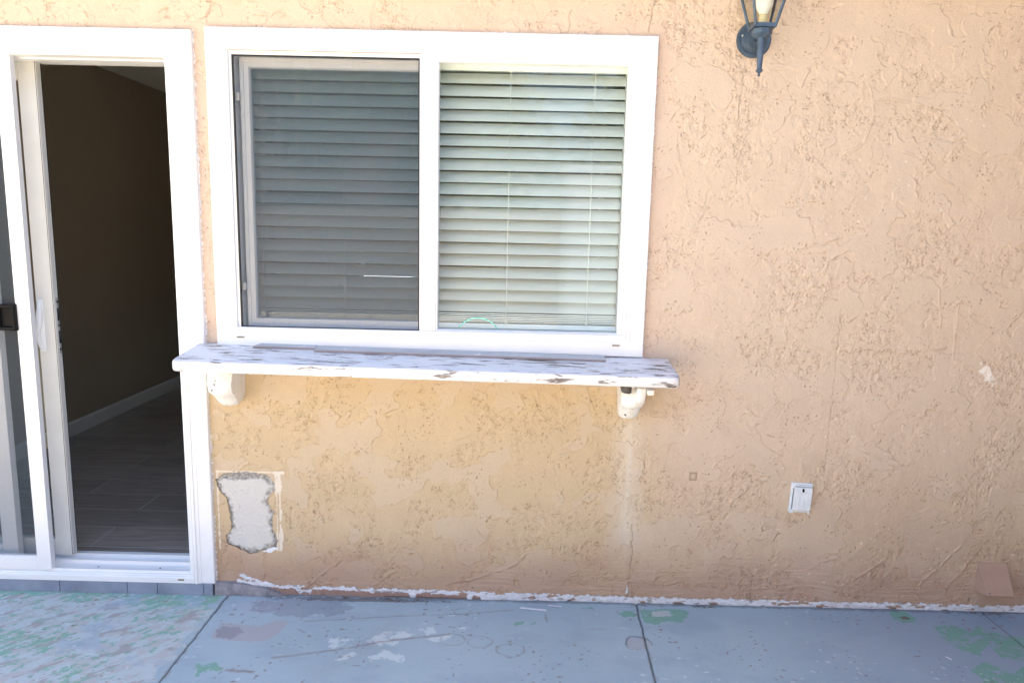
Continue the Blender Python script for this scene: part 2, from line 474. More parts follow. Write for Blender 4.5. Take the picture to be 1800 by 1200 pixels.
        h[i0:i1, j0:j1] += (0.0026*np.exp(-(d/0.0035)**2)*w + 0.0010*np.exp(-d/0.02)*(sd_ > 0))*e0
        dirt_shade[i0:i1, j0:j1] = np.maximum(dirt_shade[i0:i1, j0:j1], 0.45*np.exp(-((d-0.0045)/0.0022)**2)*(sd_ < 0)*w)
    # brushed base course: nearly horizontal combing close to the ground
    comb = sstep(0.30, 0.06, Z + 0.05*perlin(X*3, Z*3, 70)) * sstep(0.0, 0.5, X+0.3+0.6*perlin(X*2, Z*2, 71))
    h += comb*0.0016*perlin(X*6 + Z*20, Z*130 + 4*perlin(X*3, Z*3, 72), 73)
    # hairline cracks
    for k, (pts, wd) in enumerate([([(0.452,2.17),(0.462,2.22),(0.47,2.29),(0.468,2.4)], 0.0022), ([(0.475,0.02),(0.482,0.12),(0.488,0.22),(0.484,0.33)], 0.0022),
            ([(-1.145,2.18),(-1.118,2.19)], 0.002), ([(-1.118,2.19),(-1.10,2.21),(-1.112,2.3)], 0.0018), ([(0.17,2.165),(0.172,2.24)], 0.0016),
            ([(0.80,1.65),(0.79,1.9),(0.80,2.03)], 0.0012), ([(1.22,0.55),(1.225,1.2)], 0.001)]):
        a = np.array(pts); m0, m1 = a.min(0)-0.03, a.max(0)+0.03
        i0, i1 = np.searchsorted(zs, (m0[1], m1[1])); j0, j1 = np.searchsorted(xs, (m0[0], m1[0]))
        x2 = X[i0:i1, j0:j1]; z2 = Z[i0:i1, j0:j1]
        d, _ = seg_dist(x2+0.006*perlin(x2*40, z2*40, 80+k)+0.003*perlin(x2*120, z2*120, 81+k), z2, pts)
        c = np.exp(-(d/wd)**2)
        h[i0:i1, j0:j1] -= 0.003*c; dirt_shade[i0:i1, j0:j1] = np.maximum(dirt_shade[i0:i1, j0:j1], 0.7*c)
    # small square scored in the plaster
    q = np.maximum(abs(X-0.711), abs(Z-0.533)*0.86)
    c = np.exp(-((q-0.012)/0.0026)**2)*(q < 0.03)
    h -= 0.003*c; dirt_shade = np.maximum(dirt_shade, 0.95*c)
    # colours
    C = np.empty(X.shape+(3,), np.float32); C[:] = (0.600, 0.475, 0.325)
    C = lerp(C, (0.605, 0.462, 0.335), np.clip(0.5+1.2*fbm(X*1.1, Z*1.1, 30, 2), 0, 1)*0.8)
    # warm bounce painted yellow under the shelf, paler elsewhere; pinker round the window
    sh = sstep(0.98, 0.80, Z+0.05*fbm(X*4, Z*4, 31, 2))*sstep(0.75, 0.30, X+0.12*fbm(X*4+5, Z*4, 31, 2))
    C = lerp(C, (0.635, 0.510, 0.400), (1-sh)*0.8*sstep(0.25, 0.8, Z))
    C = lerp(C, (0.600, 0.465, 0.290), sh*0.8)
    C = lerp(C, (0.60, 0.455, 0.365), (1-sh)*0.7*sstep(0.14, 0.0, np.maximum(X-0.49, Z-2.15)+0.02)*(Z > 0.9))
    C *= (1 + 0.05*fbm(X*8, Z*8, 32, 3))[..., None]
    C = lerp(C, (0.63, 0.52, 0.41), 0.35*plate)
    # lime wash-down under the right bracket, brown weathering plus painted shade towards the ground
    run = np.exp(-((X-0.45+0.02*perlin(X*3, Z*3, 34))/0.05)**2)*sstep(0.05, 0.3, Z)*sstep(0.86, 0.7, Z)*(0.5+0.5*fbm(X*30, Z*3, 35, 3))
    C = lerp(C, (0.74, 0.68, 0.58), np.clip(run*0.9, 0, 0.6))
    splash_shade = sstep(0.34, 0.0, Z + 0.12*fbm(X*4, Z*4, 36, 4))
    splash_shade = np.maximum(splash_shade, 0.55*sstep(0.62, 0.1, Z+0.25*fbm(X*2.2, Z*2.2, 47, 4))*sstep(0.9, 1.7, X+0.3*fbm(X*2, Z*2, 46, 2)))  # lower-right darkening is shade put into the colour
    C = lerp(C, (0.42, 0.265, 0.19), splash_shade*0.75)
    C = lerp(C, (0.19, 0.11, 0.06), dirt_shade*0.58)
    # old white overspray dots and the chipped white spot
    dots = 0.6*sstep(0.64, 0.70, perlin(X*60, Z*60, 37))*sstep(0.1, 0.4, perlin(X*5, Z*5, 38))*sstep(0.6, 1.2, X)
    C = lerp(C, (0.8, 0.74, 0.64), dots*0.8)
    chip = sstep(0.35, 0.55, 1.2*np.exp(-(((X-1.80)+(Z-0.965)*0.8)/0.022)**2 - (((Z-0.965)-(X-1.80)*0.8)/0.055)**2) + 0.5*fbm(X*60, Z*60, 39, 2))
    C = lerp(C, (0.82, 0.76, 0.68), chip*0.9*(np.hypot(X-1.80, Z-0.965) < 0.08))
    # white paint dragged past the trims
    def near_rect(x0, x1, z0, z1):
        return np.maximum(np.maximum(x0-X, X-x1), np.maximum(z0-Z, Z-z1))
    tr = np.minimum(near_rect(-3.0, -1.1706, 0.05, 2.14), near_rect(-1.1214, 0.4861, 0.9, 2.1517))
    smear = sstep(0.0, -0.004, tr - 0.0035 - 0.009*fbm(X*75, Z*75, 42, 3) - 0.004*perlin(X*6, Z*6, 43))
    smear *= ((X > 0.4) | (X < -1.0) | (Z > 2.1))
    C = lerp(C, (0.82, 0.82, 0.82), smear)
    # cement patch and its painted outline
    px = lambda u, v: (-1.1593+(u-115)/3/447.0*0.995, 0.508-(v-85)/3/424.0)
    poly = [px(*p) for p in ((115,130),(150,100),(260,85),(380,90),(420,120),(430,170),(400,200),(385,240),(415,290),(410,380),(435,440),(425,475),(370,490),(290,520),(230,490),(165,465),(160,420),(190,390),(185,330),(175,260),(165,220),(130,190))]
    jx = X+0.009*fbm(X*45, Z*45, 50, 4, 0.65); jz = Z+0.009*fbm(X*45+9, Z*45, 51, 4, 0.65)
    near = (X > -1.2) & (X < -0.85) & (Z > 0.12) & (Z < 0.56)
    pm = in_poly(jx, jz, poly) & near
    dpoly = np.full(X.shape, 9.0, np.float32)
    i0, i1 = np.searchsorted(zs, (0.1, 0.58)); j0, j1 = np.searchsorted(xs, (-1.22, -0.84))
    dpoly[i0:i1, j0:j1] = seg_dist(jx[i0:i1, j0:j1], jz[i0:i1, j0:j1], poly+[poly[0]])[0]
    cx0, cx1, cz0, cz1 = px(125,0)[0], px(440,0)[0], px(0,470)[1], px(0,84)[1]
    oline = np.minimum(abs(X-cx0), np.minimum(abs(X-cx1-0.010*(X > cx1)), abs(Z-cz1)))
    inside = (X > cx0-0.006) & (X < cx1+0.03) & (Z > cz0-0.02) & (Z < cz1+0.006)
    wdt = 0.0025 + 0.004*fbm(X*50, Z*50, 52, 3) + np.where(X > cx1-0.01, 0.010*np.clip(perlin(X*30, Z*14, 53)+0.35, 0, 1), 0)
    ol = (oline < wdt) & inside & ~pm & near
    C = lerp(C, (0.80, 0.74, 0.62), sstep(0.0, 0.1, ol.astype(np.float32))*0.85)
    bp = in_poly(jx, jz, [px(350,500), px(370,480), px(430,472), px(433,486), px(390,508)]) & near
    C = lerp(C, (0.85, 0.86, 0.88), (bp & ~pm).astype(np.float32))
    cen = sstep(0.002, 0.020, dpoly + 0.024*fbm(X*35, Z*35, 54, 4, 0.65) - 0.030*sstep(0.455, 0.495, Z+0.012*fbm(X*30, Z*30, 49, 2)))
    hc = -0.0035 + 0.0035*cen + 0.0012*fbm(X*50, Z*50, 55, 3) - 0.004*(1-cen)*np.abs(perlin(X*110, Z*110, 56)) + 0.0016*fbm(X*22, Z*60, 48, 3)
    Cc = np.empty_like(C); Cc[:] = (0.36, 0.345, 0.315)
    Cc *= (1+0.9*fbm(X*80, Z*80, 57, 3))[..., None]
    Cc = lerp(Cc, (0.66, 0.64, 0.60), cen*0.95)
    Cc = lerp(Cc, (0.34, 0.33, 0.31), sstep(0.06, 0.0, abs(perlin(wx2*40, wz2*40, 58)))*sstep(0.1, 0.4, perlin(X*22, Z*22, 59))*0.5)
    # painted band at the foot of the wall
    zc = np.interp(X, [-1.2, -1.08, -0.99, -0.9, -0.3, 0.3, 0.6, 2.1, 3], [0.05, 0.052, 0.040, 0.034, 0.026, 0.017, 0.015, 0.015, 0.015])
    th = np.interp(X, [-1.2, -0.9, -0.2, 0.4, 1.2, 3], [0.014, 0.013, 0.017, 0.020, 0.024, 0.022])
    tooth = 0.022*np.clip(fbm(X*46, Z*30+1.5, 90, 4, 0.65), -0.7, 1)
    drip = 0.055*np.clip(perlin(X*26, X*0+4.5, 91)-0.22, 0, 1)
    bd = (Z < zc + th*0.5 + tooth*0.6) & (Z > zc - th*0.5 - drip*(X < 0.1) + tooth*0.4 - np.where(X > -0.1, 0.02, 0)) & (X > -1.09)
    bd |= (abs(X-0.472-0.003*perlin(Z*60, X*0, 92)) < 0.005*sstep(0.075, 0.03, Z)+0.001) & (Z < 0.075)
    bd |= in_poly(X+0.008*fbm(X*50, Z*50, 93, 2), Z+0.008*fbm(X*50, Z*50, 94, 2), [(-1.085,0.075),(-1.07,0.086),(-1.01,0.06),(-0.955,0.045),(-0.955,0.033),(-1.02,0.05),(-1.07,0.065)])
    gone = sstep(0.22, 0.3, fbm(X*14, Z*40, 95, 3)) > 0.5
    bd &= ~gone
    Cb = np.empty_like(C); Cb[:] = (0.74, 0.74, 0.76); Cb *= (1+0.25*fbm(X*40, Z*90, 96, 3))[..., None]
    Cb = lerp(Cb, (0.28, 0.25, 0.23), sstep(0.25, 0.45, fbm(X*22, Z*60, 97, 3))*0.8)
    under = sstep(0.0, 0.004, zc - Z)*(X < 0.3)
    C = lerp(C, (0.36, 0.235, 0.205), under*0.75)
    C = lerp(C, (0.26, 0.25, 0.255), (under + (Z < 0.055))*sstep(-0.92, -0.99, X+0.03*perlin(X*30, Z*30, 98))*(Z < 0.06)*(X > -1.2)*0.8)
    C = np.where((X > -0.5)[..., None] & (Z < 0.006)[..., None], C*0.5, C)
    h = h + np.where(Z < 0.06, 0.0035*np.exp(-((Z-0.03)/0.03)**2), 0)
    # faces
    ctr = lambda A: (A[:-1, :-1] + A[1:, 1:]) * 0.5
    xc, zc_ = ctr(X), ctr(Z)
    hole = ((xc > WIN[0]) & (xc < WIN[1]) & (zc_ > WIN[2]) & (zc_ < WIN[3])) | ((xc > DOOR[0]) & (xc < DOOR[1]) & (zc_ < DOOR[3]))
    pmc = pm[:-1, :-1] & ~hole; bdc = bd[:-1, :-1] & ~hole & ~pmc
    # the cells face -y
    def P(hh): return np.stack([X, -hh, Z], -1)
    root = empty('stucco_wall', (0, 0, 0))
    tag(root, 'tan rough-trowelled stucco house wall with cracks, patches and chipped white base line', 'wall')
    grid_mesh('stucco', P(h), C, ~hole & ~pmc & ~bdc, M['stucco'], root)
    o = grid_mesh('cement_patch', P(hc), Cc, pmc, M['cement'], root); o['label'] = 'bare grey cement patch beside the door'
    o = grid_mesh('base_paint_line', P(h+0.0012), Cb, bdc, M['old_paint'], root); o['label'] = 'ragged white paint line at the wall foot'
    # the body of the wall behind the plaster: returns of the openings
    b = MB(); W = WALL_T
    y0 = 0.008
    b.box(-6, DOOR[0], y0, W, -0.1, WALL_TOP); b.box(DOOR[1], WIN[0], y0, W, -0.1, WALL_TOP)
    b.box(WIN[1], 3.0, y0, W, -0.1, WALL_TOP); b.box(WIN[0], WIN[1], y0, W, -0.1, WIN[2]); b.box(WIN[0], WIN[1], y0, W, WIN[3], WALL_TOP)
    b.box(DOOR[0], DOOR[1], y0, W, DOOR[3], WALL_TOP)
    b.build('wall_core', M['room_wall'], root)
    return root
wall = build_wall()

# ------------------------------------------------------------------ patio
def build_patio():
    s = 0.003
    xs = np.concatenate([np.arange(-6, -2.2, 0.1), np.arange(-2.2, 2.3, s), np.arange(2.3, 3.05, 0.1)])
    ys = np.concatenate([np.arange(-1.15, -0.75, 0.05), np.arange(-0.75, 0.0101, s)])
    X, Y = np.meshgrid(xs.astype(np.float32), ys.astype(np.float32))
    h = 0.0015*fbm(X*2, Y*2, 1, 3) + 0.0004*fbm(X*30, Y*30, 2, 3)
    C = np.empty(X.shape+(3,), np.float32); C[:] = (0.335, 0.43, 0.485)
    C = lerp(C, (0.385, 0.48, 0.53), np.clip(0.5+fbm(X*2.5, Y*2.5, 3, 3), 0, 1))
    C = lerp(C, (0.27, 0.33, 0.41), sstep(0.0, 0.45, fbm(X*5, Y*9, 4, 3))*0.3)
    C = lerp(C, (0.27, 0.335, 0.425), sstep(0.7, 1.8, X+0.25*fbm(X*3, Y*5, 14, 4))*0.75)  # darker blue towards the right, partly painted-in light falloff
    wx = X+0.012*fbm(X*25, Y*25, 5, 3); wy = Y+0.012*fbm(X*25+7, Y*25, 6, 3)
    GREEN, GREY, PALE, RUST, WHITE = (0.21,0.42,0.31), (0.47,0.46,0.455), (0.52,0.58,0.58), (0.22,0.14,0.10), (0.60,0.66,0.68)
    # worn slab by the door: slanting streaks of grey, green and pale paint
    U, V = (X*0.80+Y*0.6), (-X*0.6+Y*0.80)
    j1 = -1.121 + 0.003*perlin(Y*20, Y*0, 7)
    left = sstep(0.0, -0.02, X - j1 + 0.02 + 0.07*fbm(X*12, Y*16, 8, 5, 0.65))
    st = fbm(U*13, V*26, 9, 6, 0.7); st2 = fbm(U*16+3, V*34, 10, 6, 0.72)
    C = lerp(C, PALE, left*0.75)
    C = lerp(C, GREY, left*sstep(-0.02, 0.06, st)*0.85)
    gm = fbm(X*3+2, Y*4, 11, 3)
    C = lerp(C, GREEN, left*sstep(0.13, 0.18, st2+0.42*gm+0.36*sstep(-0.16, -0.02, Y))*0.85)
    C = lerp(C, (0.36,0.33,0.33), left*sstep(0.22, 0.26, fbm(U*8+9, V*22, 12, 4, 0.6))*0.8)
    C = lerp(C, (0.37, 0.45, 0.53), left*sstep(0.18, 0.24, fbm(X*5+4, Y*7, 13, 5, 0.6))*0.6)
    def blob(cx, cy, rx, ry, seed, amp=0.5, f=16, ang=0):
        ca, sa = math.cos(ang), math.sin(ang)
        dx, dy = X-cx, Y-cy; u = (dx*ca+dy*sa)/rx; v = (-dx*sa+dy*ca)/ry
        return sstep(0.0, 0.06, 1-np.sqrt(u*u+v*v)-amp*fbm(X*f, Y*f*1.5, seed, 6, 0.72)) * (u*u+v*v < 6)
    def patch(poly, seed, amp=0.018, f=22, wear=0.0):
        a = np.array(poly); i0, i1 = np.searchsorted(ys, (a[:, 1].min()-0.05, a[:, 1].max()+0.05)); j0, j1 = np.searchsorted(xs, (a[:, 0].min()-0.05, a[:, 0].max()+0.05))
        x, y = X[i0:i1, j0:j1], Y[i0:i1, j0:j1]
        mk = in_poly(x+amp*fbm(x*f, y*f, seed, 5, 0.68), y+amp*fbm(x*f+8, y*f, seed+1, 5, 0.68), poly).astype(np.float32)
        if wear: mk *= sstep(wear-0.04, wear+0.04, 0.45+fbm(x*20, y*28, seed+2, 6, 0.72))
        m_ = np.zeros(X.shape, np.float32); m_[i0:i1, j0:j1] = mk; return m_
    C = lerp(C, (0.40, 0.38, 0.40), patch([(-1.069,-0.279),(-1.064,-0.216),(-0.976,-0.225),(-0.93,-0.235),(-0.888,-0.214),(-0.867,-0.194),(-0.814,-0.202),(-0.824,-0.237),(-0.842,-0.288),(-0.868,-0.331),(-0.914,-0.335),(-0.985,-0.326),(-1.052,-0.321)], 20, 0.014)*0.8)
    C = lerp(C, (0.27, 0.27, 0.30), patch([(-1.06,-0.27),(-1.05,-0.24),(-0.99,-0.25),(-0.96,-0.28),(-0.99,-0.32),(-1.05,-0.31)], 21, 0.02)*0.7)
    C = lerp(C, (0.42, 0.44, 0.52), blob(-0.95, -0.10, 0.10, 0.05, 22, 1.3, 24)*0.6)
    C = lerp(C, (0.21, 0.22, 0.27), blob(-0.80, -0.09, 0.20, 0.07, 23, 0.8)*0.45)
    C = lerp(C, (0.15, 0.125, 0.12), blob(-0.58, -0.030, 0.32, 0.014, 24, 1.0, 30)*0.75)
    # flaked white paint in the middle
    for k, (pl, wr) in enumerate([([(-0.645,-0.356),(-0.64,-0.297),(-0.585,-0.301),(-0.555,-0.312),(-0.581,-0.342),(-0.612,-0.355)], 0.5), ([(-0.50,-0.315),(-0.457,-0.253),(-0.403,-0.244),(-0.34,-0.262),(-0.386,-0.304),(-0.401,-0.340),(-0.48,-0.335)], 0.30),
            ([(-0.313,-0.24),(-0.28,-0.208),(-0.262,-0.25),(-0.294,-0.275)], 0.2), ([(-0.295,-0.292),(-0.20,-0.248),(-0.205,-0.285),(-0.272,-0.315)], 0.2), ([(-0.48,-0.41),(-0.428,-0.362),(-0.35,-0.401),(-0.355,-0.438),(-0.422,-0.408),(-0.46,-0.428)], 0.3),
            ([(-0.59,-0.425),(-0.539,-0.375),(-0.522,-0.402),(-0.561,-0.430)], 0.3), ([(-0.60,-0.30),(-0.52,-0.29),(-0.54,-0.36),(-0.64,-0.38)], 0.6), ([(-0.19,-0.215),(-0.16,-0.21),(-0.165,-0.225),(-0.19,-0.226)], 0.0)]):
        C = lerp(C, (0.57, 0.65, 0.66), patch(pl, 100+3*k, 0.022, 34, wr)*0.85)
    G2 = (0.17, 0.37, 0.27)
    for k, (pl, wr) in enumerate([([(0.43,-0.085),(0.486,-0.055),(0.500,-0.106),(0.450,-0.112)], 0.2), ([(0.519,-0.057),(0.63,-0.042),(0.715,-0.062),(0.66,-0.140),(0.61,-0.135),(0.563,-0.157),(0.521,-0.145)], 0.15), ([(1.512,-0.022),(1.578,-0.012),(1.602,-0.057),(1.581,-0.099),(1.527,-0.104),(1.505,-0.075)], 0.0),
            ([(1.64,-0.12),(1.718,-0.116),(1.757,-0.157),(1.82,-0.105),(1.858,-0.178),(1.936,-0.187),(2.2,-0.16),(2.2,-0.30),(1.883,-0.263),(1.835,-0.253),(1.757,-0.244),(1.69,-0.316),(1.645,-0.272),(1.625,-0.2)], 0.32),
            ([(1.60,-0.40),(1.68,-0.35),(1.737,-0.41),(1.84,-0.36),(2.2,-0.45),(2.2,-0.62),(1.9,-0.58),(1.74,-0.49),(1.62,-0.52)], 0.3), ([(1.77,-0.245),(1.90,-0.265),(2.1,-0.30),(2.1,-0.40),(1.833,-0.344),(1.76,-0.313)], 0.35),
            ([(0.02,-0.165),(0.10,-0.150),(0.11,-0.17),(0.07,-0.185),(0.03,-0.185)], 0.35), ([(0.27,-0.06),(0.34,-0.045),(0.35,-0.06),(0.30,-0.068)], 0.3), ([(-1.05,-0.47),(-0.98,-0.46),(-0.95,-0.50),(-1.02,-0.54)], 0.35), ([(1.0,-0.53),(1.1,-0.52),(1.12,-0.60),(1.02,-0.60)], 0.45)]):
        C = lerp(C, G2, patch(pl, 140+3*k, 0.022, 26, wr)*0.8)
    C = lerp(C, (0.50,0.54,0.54), blob(0.60,-0.080,0.05,0.022,40,1.1,30)*0.8)
    C = lerp(C, (0.16,0.12,0.10), blob(1.555,-0.066,0.020,0.011,41,0.8,40)*0.85)
    # rust lines and drips
    for k, (pts, w, a) in enumerate([([(-0.80,-0.425),(-0.60,-0.372),(-0.42,-0.305),(-0.21,-0.258)], 0.0055, 0.62), ([(-0.76,-0.195),(-0.50,-0.155),(-0.2,-0.118),(0.02,-0.078)], 0.003, 0.55),
            ([(-0.93,-0.50),(-0.84,-0.505)], 0.007, 0.8), ([(-0.68,-0.585),(-0.60,-0.60)], 0.005, 0.8), ([(-0.66,-0.54),(-0.68,-0.60)], 0.003, 0.8), ([(0.145,-0.10),(0.148,-0.155)], 0.003, 0.8),
            ([(-0.77,-0.245),(-0.74,-0.27)], 0.003, 0.6), ([(0.30,-0.20),(0.36,-0.20)], 0.002, 0.6), ([(-0.62,-0.50),(-0.50,-0.36),(-0.45,-0.25)], 0.05, 0.12)]):
        d, _ = seg_dist(wx*0.4+X*0.6, wy*0.4+Y*0.6, pts)
        C = lerp(C, RUST, np.exp(-(d/w)**2)*a*(0.55+0.45*np.clip(perlin(X*50, Y*50, 50+k)+0.6, 0, 1)))
    for k, (cx, cy, r) in enumerate(((-0.10,-0.30,0.045), (0.012,-0.345,0.05), (-0.76,-0.175,0.022), (-0.20,-0.29,0.045), (-0.18,-0.10,0.03))):
        d = np.abs(np.hypot(X-cx, (Y-cy)*1.25) + 0.006*perlin(X*30, Y*30, 60+k) - r)
        C = lerp(C, (0.24,0.19,0.17), np.exp(-(d/0.0028)**2)*0.6*np.clip(perlin(X*18, Y*18, 66+k)+0.8, 0, 1))
    sp = sstep(0.56, 0.64, perlin(X*48, Y*60, 70))*sstep(0.0, 0.3, perlin(X*4, Y*4, 71))
    C = lerp(C, RUST, sp*0.65)
    sp = sstep(0.60, 0.66, perlin(X*36, Y*50, 72))*sstep(0.1, 0.4, perlin(X*3, Y*3, 73))
    C = lerp(C, WHITE, sp*0.6)
    # chipped hollow on the middle joint
    j2 = np.interp(Y, [-3.2, -0.5135, 0], [0.42, 0.4933, 0.512]) + 0.003*perlin(Y*14, Y*0+2, 74)
    d = np.hypot((X-0.475)*0.9, (Y+0.288)*1.0); rr = 0.042+0.012*perlin(X*22, Y*22, 75)
    pit = sstep(rr, rr-0.006, d)
    h -= 0.004*pit
    C = lerp(C, (0.40, 0.40, 0.41), pit*0.6)
    C = lerp(C, (0.10, 0.075, 0.06), np.exp(-((d-rr)/0.003)**2)*0.7*(Y > -0.30))
    # control joints
    j3 = 1.895 + 0.003*perlin(Y*14, Y*0+6, 76)
    for k, (j, wd) in enumerate(((j1, 0.0033), (j2, 0.0033), (j3, 0.0026))):
        g = np.exp(-((X-j)/wd)**2)
        crumb = sstep(0.1, 0.3, perlin(X*40, Y*30, 78+k)) * np.exp(-((X-j-0.004)/0.010)**2)
        h -= 0.006*g + 0.002*crumb
        C = lerp(C, (0.055, 0.048, 0.045), g*0.9)
        C = lerp(C, (0.30, 0.28, 0.26), crumb*(1-g)*0.6)
    # darker strip where the slab meets the wall
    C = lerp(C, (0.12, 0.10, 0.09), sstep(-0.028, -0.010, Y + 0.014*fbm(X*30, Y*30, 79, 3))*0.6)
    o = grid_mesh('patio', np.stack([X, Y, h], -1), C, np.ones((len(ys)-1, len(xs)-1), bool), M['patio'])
    tag(o, 'blue painted concrete patio with worn green and grey patches', kind='structure')
build_patio()
g = MB(); g.box(-300, 300, -300, 300, -0.3, -0.012); tag(g.build('ground', M['yard']), 'sunlit dry yard ground around the house', kind='structure')

# painted footing blocks under the door
f = MB()
xb = [-3.0, -2.60, -2.20, -1.79, -1.52, -1.40, -1.215, -1.178]
for i, (a, b) in enumerate(zip(xb, xb[1:])):
    y = -0.024 - 0.002*random.random()
    f.box(a+0.0012, b-0.0012, y, 0.05, -0.02, 0.0495-0.001*random.random(), bev=0.0012)
t = NT('footing_paint'); v = t.coord()
c = t.ramp(t.noise(v, 9, 5), [(0.3, (0.20,0.23,0.30)), (0.6, (0.28,0.32,0.40)), (0.8, (0.36,0.37,0.42))])
cr = t.ramp(t.noise(t.coord((14,1,5)), 4, 5), [(0.70, (0,0,0)), (0.72, (1,1,1))])
t.set(t.mix(cr, c, (0.2,0.17,0.15)), 0.75); t.bump(t.noise(v, 70, 4), 0.5, 0.002)
tag(f.build('door_step', t.m), 'low blue-grey painted concrete blocks under the sliding door', 'step')
f = MB()
f.prism([(-1.172,0.0),(-1.172,0.050),(-1.11,0.052),(-1.05,0.046),(-0.98,0.030),(-0.93,0.018),(-0.90,0.0)], -0.022, 0.004, 'y', bev=0.002)
o = f.build('concrete_stub', mottled('rough_concrete', (0.20,0.19,0.20), (0.42,0.39,0.40), 26, 0.95, 0.9, 90, 0.004)); tag(o, 'rough bare concrete stub at the foot of the wall by the door', 'concrete stub')

# ------------------------------------------------------------------ house shell: roof, eave, room
house = empty('house', (0, 0, 0)); tag(house, 'tan house body with overhanging eave behind the stucco wall', 'house')
b = MB()
b.prism([(-0.36, 2.60), (-0.36, 2.74), (3.0, 3.55), (6.6, 2.74), (6.6, 2.60)], -6.2, 3.2, 'x')
b.build('roof', M['roof'], house)
b = MB(); b.box(-6.2, 3.2, -0.375, -0.36, 2.56, 2.745); b.box(-6.2, 3.2, -0.359, -0.001, 2.585, 2.598); b.build('eave', M['soffit'], house)
b = MB()
b.box(-6, -5.85, 0.15, 6.0, -0.1, 2.6); b.box(2.85, 3.0, 0.15, 6.0, -0.1, 2.6)
bx0, bx1, bz0, bz1 = -1.86, -1.14, 0.85, 1.22
b.box(-5.85, bx0, 5.85, 6.0, -0.1, 2.6); b.box(bx1, 2.85, 5.85, 6.0, -0.1, 2.6); b.box(bx0, bx1, 5.85, 6.0, -0.1, bz0); b.box(bx0, bx1, 5.85, 6.0, bz1, 2.6)
b.build('outer_wall', M['neighbor'], house)
b = MB(); b.box(-2.96, -2.86, 0.151, 5.849, 0.09, 2.7); b.box(-2.859, 2.849, 5.80, 5.849, 0.09, bz0); b.box(-2.859, bx0, 5.80, 5.849, bz0, 2.7); b.box(bx1, 2.849, 5.80, 5.849, bz0, 2.7); b.box(bx0, bx1, 5.80, 5.849, bz1, 2.7); b.box(2.80, 2.849, 0.151, 5.79, 0.09, 2.7)
tag(b.build('room_walls', M['room_wall']), 'brown-beige walls of the dim room inside', kind='structure')
b = MB(); b.box(-2.86, 2.80, 0.151, 5.80, 2.50, 2.52); tag(b.build('ceiling', M['room_ceiling']), 'pale ceiling of the dim room', kind='structure')
b = MB(); b.box(-2.86, 2.80, 0.12, 5.80, 0.0, 0.088); tag(b.build('floor', M['plank']), 'dark grey wood-look tile floor inside the room', kind='structure')
b = MB(); b.prism([(-2.86,0.0885),(-2.845,0.0885),(-2.845,0.170),(-2.850,0.178),(-2.86,0.180)], 0.16, 5.79, 'y'); tag(b.build('baseboard', M['baseboard']), 'pale painted baseboard along the inner room wall', kind='structure')
b = MB(); b.ring(bx0, bx1, bz0, bz1, [(0,5.84),(0.04,5.84),(0.04,5.90),(0,5.90)]); tag(b.build('rear_window', M['vinyl']), 'white frame of the window at the back of the room', 'window')

# ------------------------------------------------------------------ window
win = empty('window', (-0.318, -0.02, 1.0)); tag(win, 'large white sliding window with insect screen on its left half', 'window')
def wb(bld, name, mat, parent=win, **k):
    o = bld.build(name, mat, None, **k)
    o.parent = parent; o.matrix_parent_inverse = Matrix.Translation(-Vector(parent.location)) if parent is win else Matrix.Identity(4)
    return o
FX0, FX1, FZ0, FZ1 = -1.1214, 0.4861, 1.003, 2.1517
b = MB()
b.ring(FX0, FX1, FZ0, FZ1, [(0,-0.001),(0,-0.016),(0.003,-0.019),(0.052,-0.019),(0.055,-0.021),(0.068,-0.021),(0.071,-0.024),(0.079,-0.024),(0.081,-0.022),(0.081,-0.001)])
wb(b, 'trim', M['trim'])
b = MB()   # main frame with jamb returns running into the wall
b.ring(-1.0402, 0.4047, 1.0713, 2.0705, [(0,-0.012),(0.0095,-0.012),(0.0105,-0.010),(0.0105,0.12),(0,0.12)])
b.box(-0.3585, -0.2985, -0.0135, 0.020, 1.0825, 2.0595); b.box(-0.3200, -0.2985, 0.0201, 0.072, 1.0825, 2.0595)
b.ring(-0.2975, 0.3935, 1.0830, 2.0590, [(0,-0.0105),(0.005,-0.0105),(0.0075,-0.004),(0.0075,0.028),(0,0.028)])
wb(b, 'frame', M['vinyl'])
b = MB(); b.box(-1.044, -0.352, -0.0250, -0.0215, 2.0722, 2.0745); wb(b, 'caulk_gap', M['gap'])
for x, z in ((-1.030, 1.046), (0.382, 1.046)):
    b = MB(); b.box(x-0.014, x+0.014, -0.0250, -0.0242, z-0.0028, z+0.0022, bev=0.0003)
    b.box(x-0.011, x+0.011, -0.0253, -0.0243, z-0.0014, z+0.0012)
    wb(b, 'weep_hole', M['slot'])
b = MB(); b.ring(-1.016, -0.322, 1.0815, 2.0585, [(0,0.022),(0.012,0.022),(0.014,0.026),(0.030,0.026),(0.032,0.034),(0.032,0.060),(0,0.060)])
sash = wb(b, 'sash', M['vinyl'])
b = MB(); b.box(-0.985, -0.353, 0.044, 0.048, 1.113, 2.027); g_ = b.build('glass', M['glass_tinted'], None); g_.parent = win; g_.matrix_parent_inverse = Matrix.Translation(-Vector(win.location)); g_['label'] = 'left sash glass'
b = MB(); b.box(-0.291, 0.387, 0.014, 0.018, 1.090, 2.052); o = wb(b, 'glass', M['glass']); o['label'] = 'fixed right pane'
# insect screen: frame + cloth
b = MB(); b.ring(-1.0300, -0.3585, 1.0820, 2.0600, [(0,-0.014),(0.0045,-0.014),(0.0045,-0.004),(0,-0.004)])
sc_ = wb(b, 'screen_frame', M['black_rubber'])
b = MB(); b.box(-1.0255, -0.363, -0.0085, -0.0080, 1.0865, 2.0555); wb(b, 'insect_screen', M['screen'])
for z in (1.235, 1.92):
    b = MB(); b.box(-1.026, -1.013, 0.000, 0.018, z-0.014, z+0.014, bev=0.002); wb(b, 'screen_clip', M['vinyl_old'])

